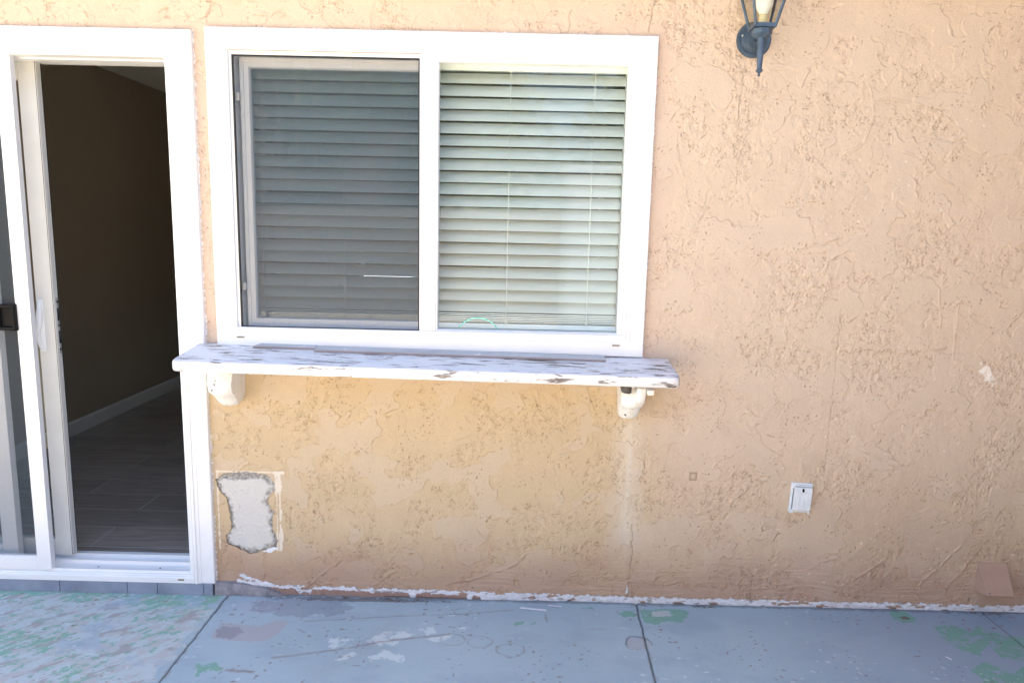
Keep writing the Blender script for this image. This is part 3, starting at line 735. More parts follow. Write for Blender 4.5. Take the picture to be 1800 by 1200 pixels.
# ------------------------------------------------------------------ venetian blind behind the glass
blind = empty('venetian_blind', (-0.305, 0.10, 2.05)); tag(blind, 'pale grey horizontal slat blind hanging behind both window halves', 'blind')
def bb(bld, name, mat):
    o = bld.build(name, mat, None); o.parent = blind; o.matrix_parent_inverse = Matrix.Translation(-Vector(blind.location)); return o
X0, X1 = -1.008, 0.392
b = MB(); b.box(X0+0.002, X1-0.002, 0.075, 0.130, 2.048, 2.095); b.prism([(0.066,2.040),(0.066,2.098),(0.072,2.100),(0.073,2.040)], X0-0.004, X1+0.004, 'x')
bb(b, 'head_rail', M['blind'])
b = MB()
pitch, zt = 0.0446, 1.996
nslat = 20
for i in range(nslat):
    zb = zt - i*pitch
    tilt = R(59.5 + random.uniform(-2.5, 2.5)); sag = random.uniform(-0.001, 0.001)
    w = 0.049
    dzl, dzr = random.uniform(-0.0015, 0.0015), random.uniform(-0.0015, 0.0015)
    if i > 6: dzl -= 0.0012*(i % 3); tilt -= R(2.0)
    bm = bmesh.new(); rows = []
    for k in range(7):
        t_ = k/6; u = t_*w; crown = 0.0032*math.sin(math.pi*t_)
        y = 0.078 + u*math.cos(tilt) - crown*math.sin(tilt); z = zb + u*math.sin(tilt) + crown*math.cos(tilt)
        rows.append([bm.verts.new((X0+(X1-X0)*q, y, z+dzl*(1-q)+dzr*q+sag*math.sin(q*math.pi))) for q in (0, 0.25, 0.5, 0.75, 1)])
    for a, c in zip(rows, rows[1:]):
        for q in range(4): bm.faces.new((a[q], a[q+1], c[q+1], c[q]))
    r = bmesh.ops.solidify(bm, geom=bm.faces[:], thickness=0.0030)
    b.add(bm)
for j in range(5):   # slats gathered on the bottom rail
    z = 1.112 + j*0.0072
    b.prism([(0.076,z),(0.100,z+0.003),(0.122,z),(0.122,z+0.0024),(0.100,z+0.0054),(0.076,z+0.0024)], X0, X1, 'x')
bb(b, 'slats', M['blind'])
b = MB(); b.box(X0, X1, 0.074, 0.124, 1.086, 1.105, bev=0.003); bb(b, 'bottom_rail', M['blind'])
for x in (-0.968, -0.656, -0.034, 0.277):
    b = MB()
    b.tube([(x, 0.071, 2.045), (x, 0.070, 1.6), (x, 0.071, 1.10)], 0.0011, 6); b.tube([(x, 0.112, 2.045), (x, 0.118, 1.10)], 0.0009, 6)
    for k in range(6): b.tube([(x+0.004*math.sin(k), 0.068-0.002*(k % 2), 1.100+k*0.007), (x-0.010+0.005*math.cos(k*2), 0.066, 1.108+k*0.007), (x+0.008, 0.067, 1.112+k*0.006)], 0.0008, 5)
    b.box(x-0.006, x+0.006, 0.0635, 0.0655, 2.038, 2.047)
    bb(b, 'ladder_cord', M['cord'])
for x, z1 in ((-0.977, 1.19), (0.316, 1.24)):
    b = MB(); b.tube([(x, 0.122, 2.04), (x, 0.125, z1)], 0.0011, 6); b.tube([(x+0.008, 0.122, 2.04), (x+0.008, 0.125, z1)], 0.0011, 6); bb(b, 'pull_cord', M['cord'])
# teal hoop standing on the inner sill
b = MB(); pts = [(-0.140+0.088*math.cos(a), 0.040+0.006*math.sin(a), 1.042+0.088*math.sin(a)) for a in [2*math.pi*k/48 for k in range(49)]]
b.tube(pts, 0.0024, 8)
tag(b.build('hoop', M['teal'], smooth=True), 'thin teal plastic hoop standing low behind the right window pane', 'hoop')

# ------------------------------------------------------------------ shelf under the window
shelf = empty('window_shelf', (-0.305, 0.0, 1.010), (0, 0, 0)); tag(shelf, 'weathered white wooden shelf with peeling paint under the window', 'shelf')
e = Vector((1.789, 0, -0.021)).normalized(); d_ = Vector((0, -0.22, -0.0335)).normalized(); nrm = d_.cross(e).normalized()
if nrm.z < 0: nrm = -nrm
Ms = Matrix((e, -d_, nrm)).transposed().to_4x4(); Ms.translation = Vector((0, 0, 0))
def outline():
    pts = []
    L, D = 0.897, 0.222
    pts.append((-L+0.005, -0.004)); 
    for a in range(0, 91, 15): pts.append((-L+0.022-0.022*math.cos(R(a))-0.006, -D+0.03-0.03*math.sin(R(a))))
    for a in range(0, 91, 15): pts.append((L-0.030+0.030*math.sin(R(a)), -D+0.036-0.036*math.cos(R(a))))
    pts.append((L-0.006, -0.004)); return pts
bm = bmesh.new()
ol = outline(); N = []
for i, p in enumerate(ol):       # subdivide for a hand-worn edge
    q = ol[(i+1) % len(ol)]; n = max(1, int(math.dist(p, q)/0.012))
    for k in range(n): N.append((p[0]+(q[0]-p[0])*k/n, p[1]+(q[1]-p[1])*k/n))
prof = [(0.011, -0.0005), (0.004, -0.003), (0.001, -0.009), (0, -0.018), (0, -0.032), (0.003, -0.039), (0.009, -0.042)]
cx = 0
L_ = []
T = 0.0
for ins, z in prof:
    lp = []
    for i, p in enumerate(N):
        a, c = Vector(N[i-1]), Vector(N[(i+1) % len(N)]); tg = (c-a).normalized(); nn = Vector((-tg.y, tg.x))
        if nn.dot(Vector((0, -0.11))-Vector(p)) < 0: nn = -nn
        j = 0.0008*math.sin(i*1.7)+0.0007*math.sin(i*0.53+z*90)
        lp.append(bm.verts.new((p[0]+nn.x*(ins+j), p[1]+nn.y*(ins+j), z)))
    L_.append(lp)
n = len(N)
for a, c in zip(L_, L_[1:]):
    for k in range(n): bm.faces.new((a[k], a[(k+1)%n], c[(k+1)%n], c[k]))
bm.faces.new(L_[0]); bm.faces.new(L_[-1][::-1])
bmesh.ops.recalc_face_normals(bm, faces=bm.faces)
mb = MB(); mb.add(bm); o = mb.build('board', M['shelf'], shelf, smooth=True); o.matrix_local = Ms
# brackets: scroll-cut blocks
def bracket(name, x0, x1, kind):
    def arc(cy, cz, rr_, a0_, a1_, n_):
        return [(cy+rr_*math.cos(R(a0_+(a1_-a0_)*k/n_)), cz+rr_*math.sin(R(a0_+(a1_-a0_)*k/n_))) for k in range(n_+1)]
    if kind == 0: side = [(0,0),(-0.178,0),(-0.180,-0.016),(-0.150,-0.022)] + arc(-0.120,-0.068,0.052,125,250,9) + arc(-0.066,-0.118,0.056,205,300,8) + [(0,-0.150)]
    else: side = [(0,-0.004),(-0.120,-0.012),(-0.135,-0.020)] + arc(-0.118,-0.066,0.044,110,265,10) + arc(-0.055,-0.128,0.046,200,300,8) + [(0,-0.156)]
    bm = bmesh.new()
    nx = 8
    ring = []
    for k in range(nx+1):
        x = x0+(x1-x0)*k/nx
        ring.append([bm.verts.new(((x-(x0+x1)/2)*(1-0.22*(z/0.17)**2)+(x0+x1)/2+0.0012*math.sin(i*2.3), y*(1-0.10*(2*k/nx-1)**2)+0.0018*math.sin(x*260+i*2.1), z*(1-0.06*(2*k/nx-1)**4)+0.0020*math.sin(x*190+i*1.3)*(z < 0))) for i, (y, z) in enumerate(side)])
    for a, c in zip(ring, ring[1:]):
        for i in range(len(side)): j = (i+1) % len(side); bm.faces.new((a[i], a[j], c[j], c[i]))
    bm.faces.new(ring[0][::-1]); bm.faces.new(ring[-1])
    bmesh.ops.recalc_face_normals(bm, faces=bm.faces)
    bmesh.ops.bevel(bm, geom=[e_ for e_ in bm.edges if abs(e_.verts[0].co.x-e_.verts[1].co.x) < 1e-5 and len(e_.link_faces) == 2 and abs(e_.link_faces[0].normal.x)+abs(e_.link_faces[1].normal.x) > 0.9], offset=0.007, segments=3, affect='EDGES')
    mb = MB(); mb.add(bm); o = mb.build(name, M['bracket'], shelf, smooth=True); return o
o = bracket('bracket', -0.045, 0.045, 0); o.location = (-1.066+0.305, -0.002, 0.971-1.010-0.0); o['label'] = 'rounded scroll bracket at the door side'
o.rotation_euler = (R(8.5), R(0.7), 0)
o = bracket('bracket', -0.044, 0.044, 1); o.location = (0.438+0.305, -0.002, 0.951-1.010); o['label'] = 'narrow chipped bracket'
o.rotation_euler = (R(8.5), R(0.7), R(0))
b = MB()
b.prism([(-0.038,-0.160),(-0.030,-0.172),(-0.012,-0.176),(-0.002,-0.168),(-0.002,-0.10),(-0.038,-0.10)], -0.032, -0.004, 'z', bev=0.003)
o = b.build('gap_shade_block', mottled('gap_shade_grey', (0.05,0.047,0.045), (0.13,0.125,0.12), 60, 0.9), shelf); o.location = (0.438+0.305, -0.002, 0.951-1.010); o.rotation_euler = (R(8.5), R(2), R(-3))  # dark block painted in for the shaded gap under the board
b = MB()
b.prism([(-0.001,-0.170),(0.012,-0.178),(0.030,-0.172),(0.038,-0.150),(0.030,-0.100),(-0.001,-0.100)], -0.060, -0.006, 'z', bev=0.006)
b.prism([(0.034,-0.186),(0.058,-0.182),(0.064,-0.160),(0.036,-0.150)], -0.028, -0.008, 'z', bev=0.003)
o = b.build('broken_piece', M['bracket'], shelf); o.location = (0.438+0.305, -0.006, 0.951-1.012); o.rotation_euler = (R(8.5), R(2), R(3))
# loose tile strips on the shelf
def on_shelf(x, y): return 1.0000 - 0.0209/1.789*(x+0.305)*1.0 + (y)*0.1523 + 0.010
for x0, x1, y0, y1, lab in ((-0.975, -0.742, -0.052, 0.0, 'short grey tile strip lying on the shelf at its door end'), (-0.740, 0.340, -0.075, -0.022, 'long thin grey tile strip lying on the shelf below the window')):
    b = MB(); L2 = (x1-x0)/2
    pts = [(-L2,-0.5*(y1-y0)),(L2,-0.5*(y1-y0)),(L2,0.5*(y1-y0)),(-L2,0.5*(y1-y0))]
    if x0 < -0.9: pts = [(-L2,-0.026),(L2,-0.026),(L2,0.024),(-L2+0.03,0.024)]
    b.prism(pts, 0.0005, 0.0085, 'z', bev=0.0008)
    o = b.build('tile_strip', M['slate'])
    mm = Ms.copy(); xc, yc = (x0+x1)/2, (y0+y1)/2
    mm.translation = Vector((xc, yc, on_shelf(xc, yc))); o.matrix_world = mm
    tag(o, lab, 'tile strip', 'grey tile strips on the shelf')

# ------------------------------------------------------------------ sliding door
DX0, DX1 = -2.80, -1.1706
df = empty('door_frame', (-2.0, 0, 0.05)); tag(df, 'white trimmed sliding patio door frame left of the window', 'door frame')
def pb(bld, name, mat, parent, **k):
    o = bld.build(name, mat, None, **k); o.parent = parent; o.matrix_parent_inverse = Matrix.Translation(-Vector(parent.location)); return o
def uframe(mb, x0, x1, z0, z1, prof):
    """three-sided casing (left, top, right) from an (inset, y) profile"""
    bm = bmesh.new(); loops = []
    for ins, y in prof: loops.append([bm.verts.new(p) for p in ((x0+ins,y,z0),(x0+ins,y,z1-ins),(x1-ins,y,z1-ins),(x1-ins,y,z0))])
    n = len(loops)
    for i in range(n):
        a, c = loops[i], loops[(i+1) % n]
        for k in range(3): bm.faces.new((a[k], a[k+1], c[k+1], c[k]))
    bm.faces.new([l[0] for l in loops]); bm.faces.new([l[3] for l in loops][::-1])
    bmesh.ops.recalc_face_normals(bm, faces=bm.faces); mb.add(bm)
b = MB(); uframe(b, -2.87, DX1, 0.0495, 2.14, [(0,-0.001),(0,-0.017),(0.003,-0.020),(0.050,-0.020),(0.053,-0.0225),(0.064,-0.0225),(0.067,-0.027),(0.075,-0.027),(0.078,-0.024),(0.078,-0.001)])
pb(b, 'trim', M['trim'], df)
b = MB(); uframe(b, -2.79, -1.2495, 0.060, 2.0610, [(0,-0.024),(0.012,-0.024),(0.017,-0.020),(0.017,0.035),(0.021,0.035),(0.021,0.078),(0.017,0.080),(0.017,0.14),(0,0.14)])
pb(b, 'jamb', M['vinyl'], df)
b = MB()
b.prism([(-0.026,0.0505),(-0.026,0.072),(-0.022,0.076),(-0.016,0.076),(-0.014,0.080),(-0.004,0.080),(-0.003,0.090),(0.001,0.090),(0.002,0.084),(0.050,0.086),(0.052,0.100),(0.056,0.100),(0.058,0.088),(0.100,0.090),(0.102,0.104),(0.106,0.104),(0.108,0.092),(0.15,0.092),(0.15,0.0505)], -2.79, -1.2500, 'x')
pb(b, 'sill_track', M['vinyl'], df)
for x in (-1.66, -1.41):
    b = MB(); b.lathe([(0.0032,0),(0.0032,0.0008),(0.0015,0.0009),(0,0.0009)], 12, Matrix.Translation((x, 0.026, 0.0851))); pb(b, 'screw', M['black_plastic'], df)
b = MB(); b.box(-1.315, -1.290, -0.0275, -0.0262, 0.062, 0.068, bev=0.0005); pb(b, 'weep_hole', M['slot'], df)

def leaf(name, x0, x1, z0, z1, y0, y1, w, mat, wb_=None, wt=None):
    mb = MB(); wb_ = wb_ or w; wt = wt or w
    g = 0.0008
    mb.box(x0, x0+w, y0, y1, z0, z1, bev=0.002); mb.box(x1-w, x1, y0, y1, z0, z1, bev=0.002)
    mb.box(x0+w+g, x1-w-g, y0+0.0012, y1-0.001, z0+0.001, z0+wb_, bev=0.002); mb.box(x0+w+g, x1-w-g, y0+0.0012, y1-0.001, z1-wt, z1-0.001, bev=0.002)
    return mb
# fixed glass leaf
fl = empty('fixed_door_panel', (-2.38, 0.06, 0.10)); tag(fl, 'fixed white glass door panel behind the screen, cut by the photo edge', 'door')
pb(leaf('f', -2.772, -1.990, 0.100, 2.044, 0.040, 0.072, 0.062, None), 'frame', M['vinyl'], fl)
b = MB(); b.box(-2.709, -2.053, 0.054, 0.058, 0.163, 1.981); pb(b, 'glass', M['glass'], fl)
# sliding glass leaf, half open
gl_ = empty('sliding_glass_door', (-2.19, 0.10, 0.10)); tag(gl_, 'white sliding glass door pushed open with pull handle and lock', 'door')
pb(leaf('s', -2.565, -1.795, 0.104, 2.046, 0.082, 0.114, 0.070, None), 'frame', M['vinyl_old'], gl_)
b = MB(); b.box(-2.494, -1.866, 0.096, 0.100, 0.175, 1.975); pb(b, 'glass', M['glass'], gl_)
b = MB()      # pull handle on the stile face
hp = []
pts, rad = [], []
for k in range(15):
    t_ = k/14; z = 0.965+0.185*t_
    pts.append((-1.846-0.004*math.sin(t_*math.pi*2), 0.074-0.016*math.sin(t_*math.pi)**0.6, z)); rad.append(0.006+0.005*math.sin(t_*math.pi)+0.002*math.cos(t_*9))
b.tube(pts, rad, 12); b.box(-1.858, -1.836, 0.0765, 0.0815, 0.955, 1.160, bev=0.002)
hd = pb(b, 'handle', M['vinyl'], gl_, smooth=True)
b = MB(); b.lathe([(0.006,0),(0.006,0.003),(0.004,0.004),(0,0.003)], 16, Matrix.Translation((-1.846, 0.0605, 1.045)) @ Matrix.Rotation(R(90), 4, 'X')); pb(b, 'keyhole', M['black_plastic'], gl_)
b = MB()      # mortise plate on the closing edge
b.box(-1.7948, -1.7930, 0.092, 0.105, 0.945, 1.165, bev=0.0008)
lp = pb(b, 'lock_plate', M['steel'], gl_)
b = MB()
for z0, z1 in ((0.957,0.966), (0.985,1.035), (1.052,1.060), (1.075,1.125), (1.145,1.154)): b.box(-1.7929, -1.7920, 0.094, 0.103, z0, z1, bev=0.0003)
pb(b, 'lock_slot', M['black_plastic'], gl_)
b = MB(); b.box(-1.7990, -1.7972, 0.0812, 0.0822, 0.108, 2.042); pb(b, 'edge_seal', M['black_rubber'], gl_)
# maker's tiny etched line on the closing edge
b = MB(); z = 1.500
while z < 1.60:
    hgt = random.uniform(0.0015, 0.004)
    b.box(-1.7948, -1.7942, 0.094+random.uniform(0, 0.003), 0.103-random.uniform(0, 0.003), z, z+hgt*0.5); z += hgt+0.0015
pb(b, 'etched_mark', M['steel'], gl_)
b = MB(); b.box(-1.7948, -1.7938, 0.108, 0.1115, 0.11, 2.04); pb(b, 'weather_strip', M['black_rubber'], gl_)
# screen door
sd2 = empty('screen_door', (-2.2, 0.01, 0.09)); tag(sd2, 'white framed sliding screen door with black latch at the far left', 'screen door')
pb(leaf('sc', -2.60, -1.824, 0.0885, 2.052, -0.014, 0.012, 0.055, None, 0.055, 0.055), 'frame', M['vinyl'], sd2)
b = MB(); b.box(-2.546, -1.878, -0.0025, -0.0020, 0.142, 1.999); pb(b, 'insect_screen', M['screen'], sd2)
b = MB()
b.ring(-1.945, -1.872, 1.050, 1.150, [(0,-0.0165),(0,-0.026),(0.004,-0.031),(0.012,-0.031),(0.015,-0.026),(0.015,-0.0185),(0.004,-0.0165)])
b.box(-1.932, -1.885, -0.0200, -0.0150, 1.063, 1.137)
b.box(-1.941, -1.876, -0.0164, -0.0141, 1.054, 1.146)
pb(b, 'latch', M['black_plastic'], sd2)
b = MB(); b.ring(-1.872, -1.868, 1.09, 1.096, [(0,0),(0.001,0),(0.001,0.001),(0,0.001)]); b.bm.free()

# ------------------------------------------------------------------ wall lantern
lamp = empty('wall_lantern', (0.824, 0, 2.148)); tag(lamp, 'weathered blue-black wall lantern with glass panes high on the wall', 'lamp')
def lb(bld, name, mat, **k):
    o = bld.build(name, mat, lamp, **k); return o
RX = Matrix.Rotation(R(90), 4, 'X')
b = MB(); b.lathe([(0,-0.004),(0.060,-0.004),(0.062,0.004),(0.058,0.011),(0.050,0.013),(0.046,0.012),(0.042,0.018),(0.030,0.021),(0.028,0.026),(0.014,0.029),(0,0.029)], 40, RX)
lb(b, 'backplate', M['lamp_metal'], smooth=True)
for x in (-0.043, 0.043):
    b = MB(); b.lathe([(0.0045,0),(0.0045,0.003),(0.002,0.005),(0,0.005)], 12, Matrix.Translation((x, -0.012, 0.012)) @ RX); lb(b, 'screw', M['steel'], smooth=True)
LX, LY = -0.010, -0.118      # axis of the lantern, from the plate centre
b = MB(); b.tube([(0,-0.020,0),(-0.002,-0.06,0.001),(-0.007,-0.095,-0.004),(LX,LY,-0.010)], [0.012,0.010,0.010,0.011], 14); lb(b, 'arm', M['lamp_metal'], smooth=True)
T_ = Matrix.Translation((LX, LY, 0))
b = MB()
b.lathe([(0,-0.148),(0.003,-0.147),(0.0048,-0.143),(0.0035,-0.139),(0.003,-0.137),(0.007,-0.135),(0.0115,-0.130),(0.0118,-0.126),(0.0085,-0.123),(0.0082,-0.118),(0.0105,-0.080),(0.0138,-0.030),(0.0140,-0.022),(0.018,-0.020),(0.023,-0.014)], 24, T_)
lb(b, 'stem', M['lamp_metal'], smooth=True)
b = MB(); b.lathe([(0.016,-0.024),(0.026,-0.018),(0.033,-0.011),(0.034,0.004),(0.030,0.010)], 8, T_, R(22.5)); lb(b, 'collar', M['lamp_metal'])
# cage
z0, z1, r0, r1 = 0.012, 0.125, 0.0335, 0.060
b = MB()
bm_ = bmesh.new()
b.box(LX-r0-0.004, LX+r0+0.004, LY-r0-0.004, LY+r0+0.004, z0-0.006, z0, bev=0.001)
def bar(p, q, w):
    p, q = Vector(p), Vector(q); dd = q-p; M4 = Matrix.Translation(p) @ dd.to_track_quat('Z', 'Y').to_matrix().to_4x4()
    b.box(-w, w, -w, w, 0, dd.length, M4)
for sx in (-1, 1):
    for sy in (-1, 1): bar((LX+sx*r0, LY+sy*r0, z0), (LX+sx*r1, LY+sy*r1, z1), 0.0036)
for z, r in ((z0+0.003, r0+0.0004), (z1, r1)):
    for k in range(4):
        c = [(-1,-1),(1,-1),(1,1),(-1,1)]; a_, b2 = c[k], c[(k+1)%4]
        bar((LX+a_[0]*r, LY+a_[1]*r, z), (LX+b2[0]*r, LY+b2[1]*r, z), 0.0033)
lb(b, 'cage', M['lamp_metal'])
b = MB()
bm_ = bmesh.new()
for k in range(4):
    c = [(-1,-1),(1,-1),(1,1),(-1,1)]; a_, b2 = c[k], c[(k+1)%4]
    e0, e1 = r0-0.001, r1-0.001
    vs = [bm_.verts.new(p) for p in ((LX+a_[0]*e0, LY+a_[1]*e0, z0+0.002), (LX+b2[0]*e0, LY+b2[1]*e0, z0+0.002), (LX+b2[0]*e1, LY+b2[1]*e1, z1), (LX+a_[0]*e1, LY+a_[1]*e1, z1))]
    bm_.faces.new(vs)
b.add(bm_); lb(b, 'glass', M['lamp_glass'])
b = MB(); b.lathe([(0.078,0.126),(0.080,0.131),(0.060,0.150),(0.030,0.180),(0.010,0.190),(0.012,0.200),(0.006,0.212),(0,0.214)], 4, T_, R(45)); lb(b, 'roof', M['lamp_metal'])
b = MB(); b.lathe([(0.014,0.0125),(0.014,0.050),(0.012,0.052)], 20, T_); lb(b, 'candle_sleeve', M['socket'], smooth=True)
b = MB(); b.lathe([(0.013,0.0525),(0.018,0.062),(0.028,0.080),(0.030,0.094),(0.026,0.110),(0.014,0.120),(0,0.122)], 24, T_); lb(b, 'bulb', M['bulb'], smooth=True)

# ------------------------------------------------------------------ outlet cover
oc = empty('outlet_cover', (1.132, 0, 0.460), (0, R(2.2), 0)); tag(oc, 'small white weatherproof outlet cover on the lower wall', 'outlet cover')
b = MB(); b.box(-0.041, 0.041, -0.010, 0.002, -0.060, 0.060, bev=0.003); b.box(-0.041, -0.024, -0.016, -0.0095, -0.062, -0.046, bev=0.002); b.box(0.031, 0.039, -0.016, -0.0095, -0.062, -0.052, bev=0.002)
b.build('base_plate', M['outlet'], oc)
b = MB(); b.prism([(-0.0125,-0.050),(-0.020,-0.050),(-0.0235,-0.044),(-0.0245,0.030),(-0.020,0.044),(-0.0125,0.046)], -0.031, 0.036, 'x', bev=0.0018)
for x in (-0.014, 0.004, 0.020): b.box(x-0.0012, x+0.0012, -0.0255, -0.0240, -0.040, 0.026, bev=0.0004)
lid = b.build('lid', M['outlet'], oc)
b = MB(); b.tube([(-0.030,-0.014,0.0505),(0.034,-0.014,0.0505)], 0.0032, 10); b.build('hinge', M['outlet'], oc, smooth=True)
b = MB(); b.box(-0.0035, 0.0035, -0.0265, -0.0215, 0.028, 0.041, bev=0.001); b.build('latch', M['black_plastic'], oc)
b = MB(); b.box(-0.029, 0.034, -0.0128, -0.0105, 0.0463, 0.0475); b.box(-0.0335, -0.0318, -0.0115, -0.0103, -0.048, 0.040); b.build('seal', M['black_rubber'], oc)

# ------------------------------------------------------------------ dryer vent hood
vh = empty('vent_hood', (1.915, 0, 0.14)); tag(vh, 'tan painted metal vent hood low on the wall at the right edge', 'vent cover')
b = MB()
bm = bmesh.new()
def V(*p): return bm.verts.new(p)
def shell(d):
    return [V(*p) for p in ((-0.056+d,-0.003,0.066-d*2), (0.056-d,-0.003,0.066-d*2), (-0.051+d,-0.066+d,-0.040), (0.055-d,-0.066+d,-0.040), (-0.056+d,-0.003,-0.052), (0.056-d,-0.003,-0.052))]
O_, I_ = shell(0), shell(0.0015)
for S_ in (O_, I_):
    a0, a1, c0, c1, w0, w1 = S_
    bm.faces.new((a0, a1, c1, c0)); bm.faces.new((a0, c0, w0)); bm.faces.new((a1, w1, c1))
for p, q in ((4, 2), (2, 3), (3, 5)): bm.faces.new((O_[p], O_[q], I_[q], I_[p]))
bmesh.ops.recalc_face_normals(bm, faces=bm.faces)
b.add(bm); b.box(-0.058, 0.058, -0.0025, 0.004, -0.054, 0.069, bev=0.001)
b.build('hood', M['vent'], vh)
b = MB(); b.lathe([(0.030,-0.02),(0.030,0.012),(0.027,0.012),(0.027,-0.02)], 28, RX); b.build('duct', M['steel'], vh)
b = MB(); b.lathe([(0.002,0),(0.002,0.0012),(0,0.0015)], 10, Matrix.Translation((-0.040,-0.0655,-0.030)) @ Matrix.Rotation(R(60), 4, 'X')); b.build('rivet', M['black_plastic'], vh)

# ------------------------------------------------------------------ small litter along the wall
b = MB(); rr = random.Random(3)
for k in range(46):
    x = rr.choice([rr.gauss(1.86, 0.05), rr.uniform(0.72, 0.86), rr.uniform(-0.7, -0.3)]); y = -0.014-abs(rr.gauss(0, 0.014))
    a = rr.uniform(-0.9, 0.9); L = rr.uniform(0.006, 0.022)
    b.tube([(x-L*math.cos(a)/2, y-L*math.sin(a)/2, 0.002), (x+rr.uniform(-.002,.002), y, 0.0035), (x+L*math.cos(a)/2, y+L*math.sin(a)/2, 0.0015)], rr.uniform(0.0006, 0.0013), 5)
tag(b.build('leaf_litter', M['twig']), 'dry twigs and crumbs along the foot of the wall', kind='stuff')
for i, (x, y, L, a, lab) in enumerate(((0.098,-0.072,0.105,-0.10,'long white paint sliver lying on the blue patio by the wall'), (0.185,-0.045,0.055,-0.05,'thin white paint sliver nearest the wall foot'), (1.565,-0.335,0.022,-0.9,'tiny white curled flake on the green patch at right'))):
    b = MB(); w = 0.008 if i == 0 else 0.0035
    b.prism([(-L/2,-w*0.3),(-L/2+0.006,-w),(L/2,-w*0.8),(L/2-0.002,w*0.6),(0,w*0.4),(-L/2,w*0.3)], 0.0012, 0.0030, 'z')
    o = b.build('paint_sliver', M['paint_flake']); o.location = (x, y, 0.0012); o.rotation_euler = (0, R(1.5), a); tag(o, lab, 'paint sliver')

# ------------------------------------------------------------------ yard behind the camera (reflected in the panes, bounces light)
fence = empty('wood_fence', (0, -9.5, 0)); tag(fence, 'brown vertical board fence across the far side of the yard', 'fence')
b = MB(); x = -14
while x < 14:
    b.box(x, x+0.135, -9.5, -9.48, 0, 1.80+random.uniform(-0.01, 0.01)); x += 0.142
o = b.build('boards', M['wood'], None); o.parent = fence; o.matrix_parent_inverse = Matrix.Translation((0, 9.5, 0))
tre = empty('trellis', (-1.7, -4.6, 0)); tag(tre, 'tall dark slatted trellis standing in the yard', 'trellis')
b = MB()
for k in range(7): b.box(-0.9+k*0.18, -0.882+k*0.18, -0.02, 0.02, 0.0 if k in (0,6) else 1.9, 3.25)
b.box(-0.92, 0.22, -0.035, -0.021, 1.88, 1.92); b.box(-0.92, 0.22, -0.035, -0.021, 3.15, 3.19)
b.build('frame', M['wood'], tre)
nb = empty('neighbor_house', (-9, -17, 0)); tag(nb, 'tan neighbouring house with a low gable beyond the fence', 'house')
b = MB(); b.prism([(-7,0),(-7,4.2),(0,6.4),(7,4.2),(7,0)], -3, 3, 'y'); b.build('wall', M['neighbor'], nb)
b = MB(); b.prism([(-7.4,4.1),(0,6.45),(7.4,4.1),(7.4,4.35),(0,6.7),(-7.4,4.35)], -3.3, 3.3, 'y'); b.build('roof', M['soffit'], nb)
shd = empty('garden_cabinet', (0.72, -4.3, 0)); tag(shd, 'tall white garden cabinet standing across the patio', 'cabinet')
b = MB(); b.box(-0.26, 0.26, -0.5, 0.0, 0, 2.05, bev=0.01); b.box(-0.29, 0.29, -0.53, 0.03, 2.052, 2.10, bev=0.01); b.build('body', M['vinyl'], shd)
b = MB(); b.box(-0.235, -0.004, 0.003, 0.018, 0.08, 2.0, bev=0.003); b.build('door', M['vinyl'], shd)
b = MB(); b.box(0.004, 0.235, 0.003, 0.018, 0.08, 2.0, bev=0.003); b.build('door', M['vinyl'], shd)

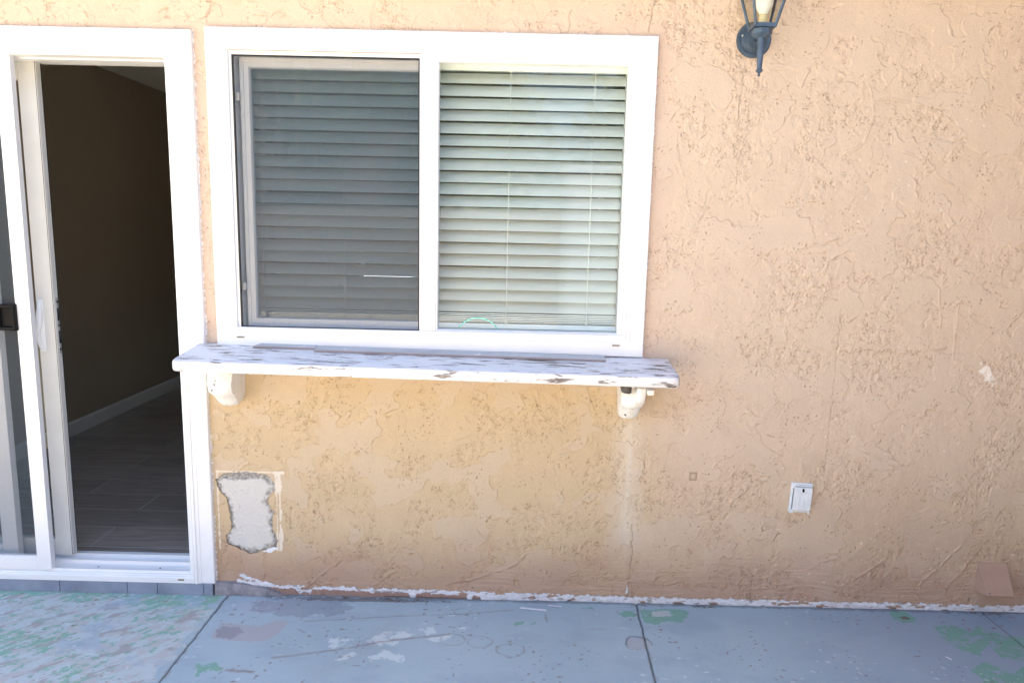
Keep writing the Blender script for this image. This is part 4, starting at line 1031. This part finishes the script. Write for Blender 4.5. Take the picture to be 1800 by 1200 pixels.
def tree(x, y, hgt, rad, seed, lab):
    rg = np.random.RandomState(seed)
    root = empty('yard_tree', (x, y, 0)); tag(root, lab, 'tree', 'trees beyond the yard')
    b = MB(); b.tube([(0,0,0),(0.05,0,hgt*0.3),(0,0.08,hgt*0.55),(0,0,hgt*0.8)], [0.16,0.12,0.08,0.03], 8)
    for k in range(6):
        a = rg.rand()*6.28; b.tube([(0,0,hgt*(0.3+0.06*k)), (math.cos(a)*rad*0.4, math.sin(a)*rad*0.4, hgt*(0.45+0.06*k)), (math.cos(a)*rad*0.7, math.sin(a)*rad*0.7, hgt*(0.5+0.07*k))], [0.06,0.04,0.015], 6)
    b.build('trunk', M['bark'], root)
    n = 5200
    cen = rg.randn(26, 3)*[rad*0.45, rad*0.45, hgt*0.16]+[0, 0, hgt*0.66]
    c = cen[rg.randint(0, 26, n)] + rg.randn(n, 3)*rad*0.17
    u = rg.randn(n, 3); u /= np.linalg.norm(u, axis=1)[:, None]; w = rg.randn(n, 3); w = np.cross(u, w); w /= np.linalg.norm(w, axis=1)[:, None]
    s = (0.05+0.06*rg.rand(n))[:, None]
    V_ = np.stack([c-u*s-w*s*0.5, c+u*s-w*s*0.5, c+u*s+w*s*0.5, c-u*s+w*s*0.5], 1).reshape(-1, 3)
    me = bpy.data.meshes.new('crown'); me.from_pydata(V_.tolist(), [], np.arange(4*n).reshape(-1, 4).tolist()); me.materials.append(M['leaf'])
    link(bpy.data.objects.new('crown', me), root)
tree(-4.2, -11.5, 6.0, 2.0, 1, 'leafy tree beyond the fence nearest the gabled house')
tree(-0.8, -12.5, 5.0, 2.1, 2, 'leafy tree beyond the middle of the fence')
tree(3.6, -12.0, 5.6, 2.3, 3, 'leafy tree beyond the fence behind the white cabinet')
tree(8.5, -11.0, 5.0, 2.2, 4, 'leafy tree at the far end of the fence')
# hedge and lawn outside the rear window
b = MB(); b.box(-8, 6, 6.2, 16, -0.011, -0.004); tag(b.build('lawn', M['lawn']), 'sunlit green lawn behind the house', kind='structure')
rg = np.random.RandomState(5); n = 16000
c = np.stack([rg.uniform(-9, 5, n), 15.5+rg.rand(n)*1.0, rg.rand(n)*2.3*(0.85+0.15*np.sin(np.arange(n)))], 1)
u = rg.randn(n, 3); u /= np.linalg.norm(u, axis=1)[:, None]; w = np.cross(u, rg.randn(n, 3)); w /= np.linalg.norm(w, axis=1)[:, None]
q = (0.05+0.05*rg.rand(n))[:, None]
me = bpy.data.meshes.new('hedge'); me.from_pydata(np.stack([c-u*q-w*q*.6, c+u*q-w*q*.6, c+u*q+w*q*.6, c-u*q+w*q*.6], 1).reshape(-1, 3).tolist(), [], np.arange(4*n).reshape(-1, 4).tolist()); me.materials.append(M['leaf'])
tag(link(bpy.data.objects.new('hedge', me)), 'green hedge across the lawn behind the house', 'hedge')
# side wing added out of view to shade the right of the wall
wing = empty('added_shade_wing', (2.13, 0, 0)); tag(wing, 'tan stucco side wing added out of view to shade the wall', 'house')
b = MB(); b.box(0.01, 2.4, -4.6, -0.002, -0.1, 2.58); b.build('wall', M['neighbor'], wing)  # wall of the added shade wing, out of view
b = MB(); b.box(-0.2, 2.6, -4.85, -0.376, 2.605, 2.72); b.build('roof', M['roof'], wing)  # roof of the added shade wing, out of view
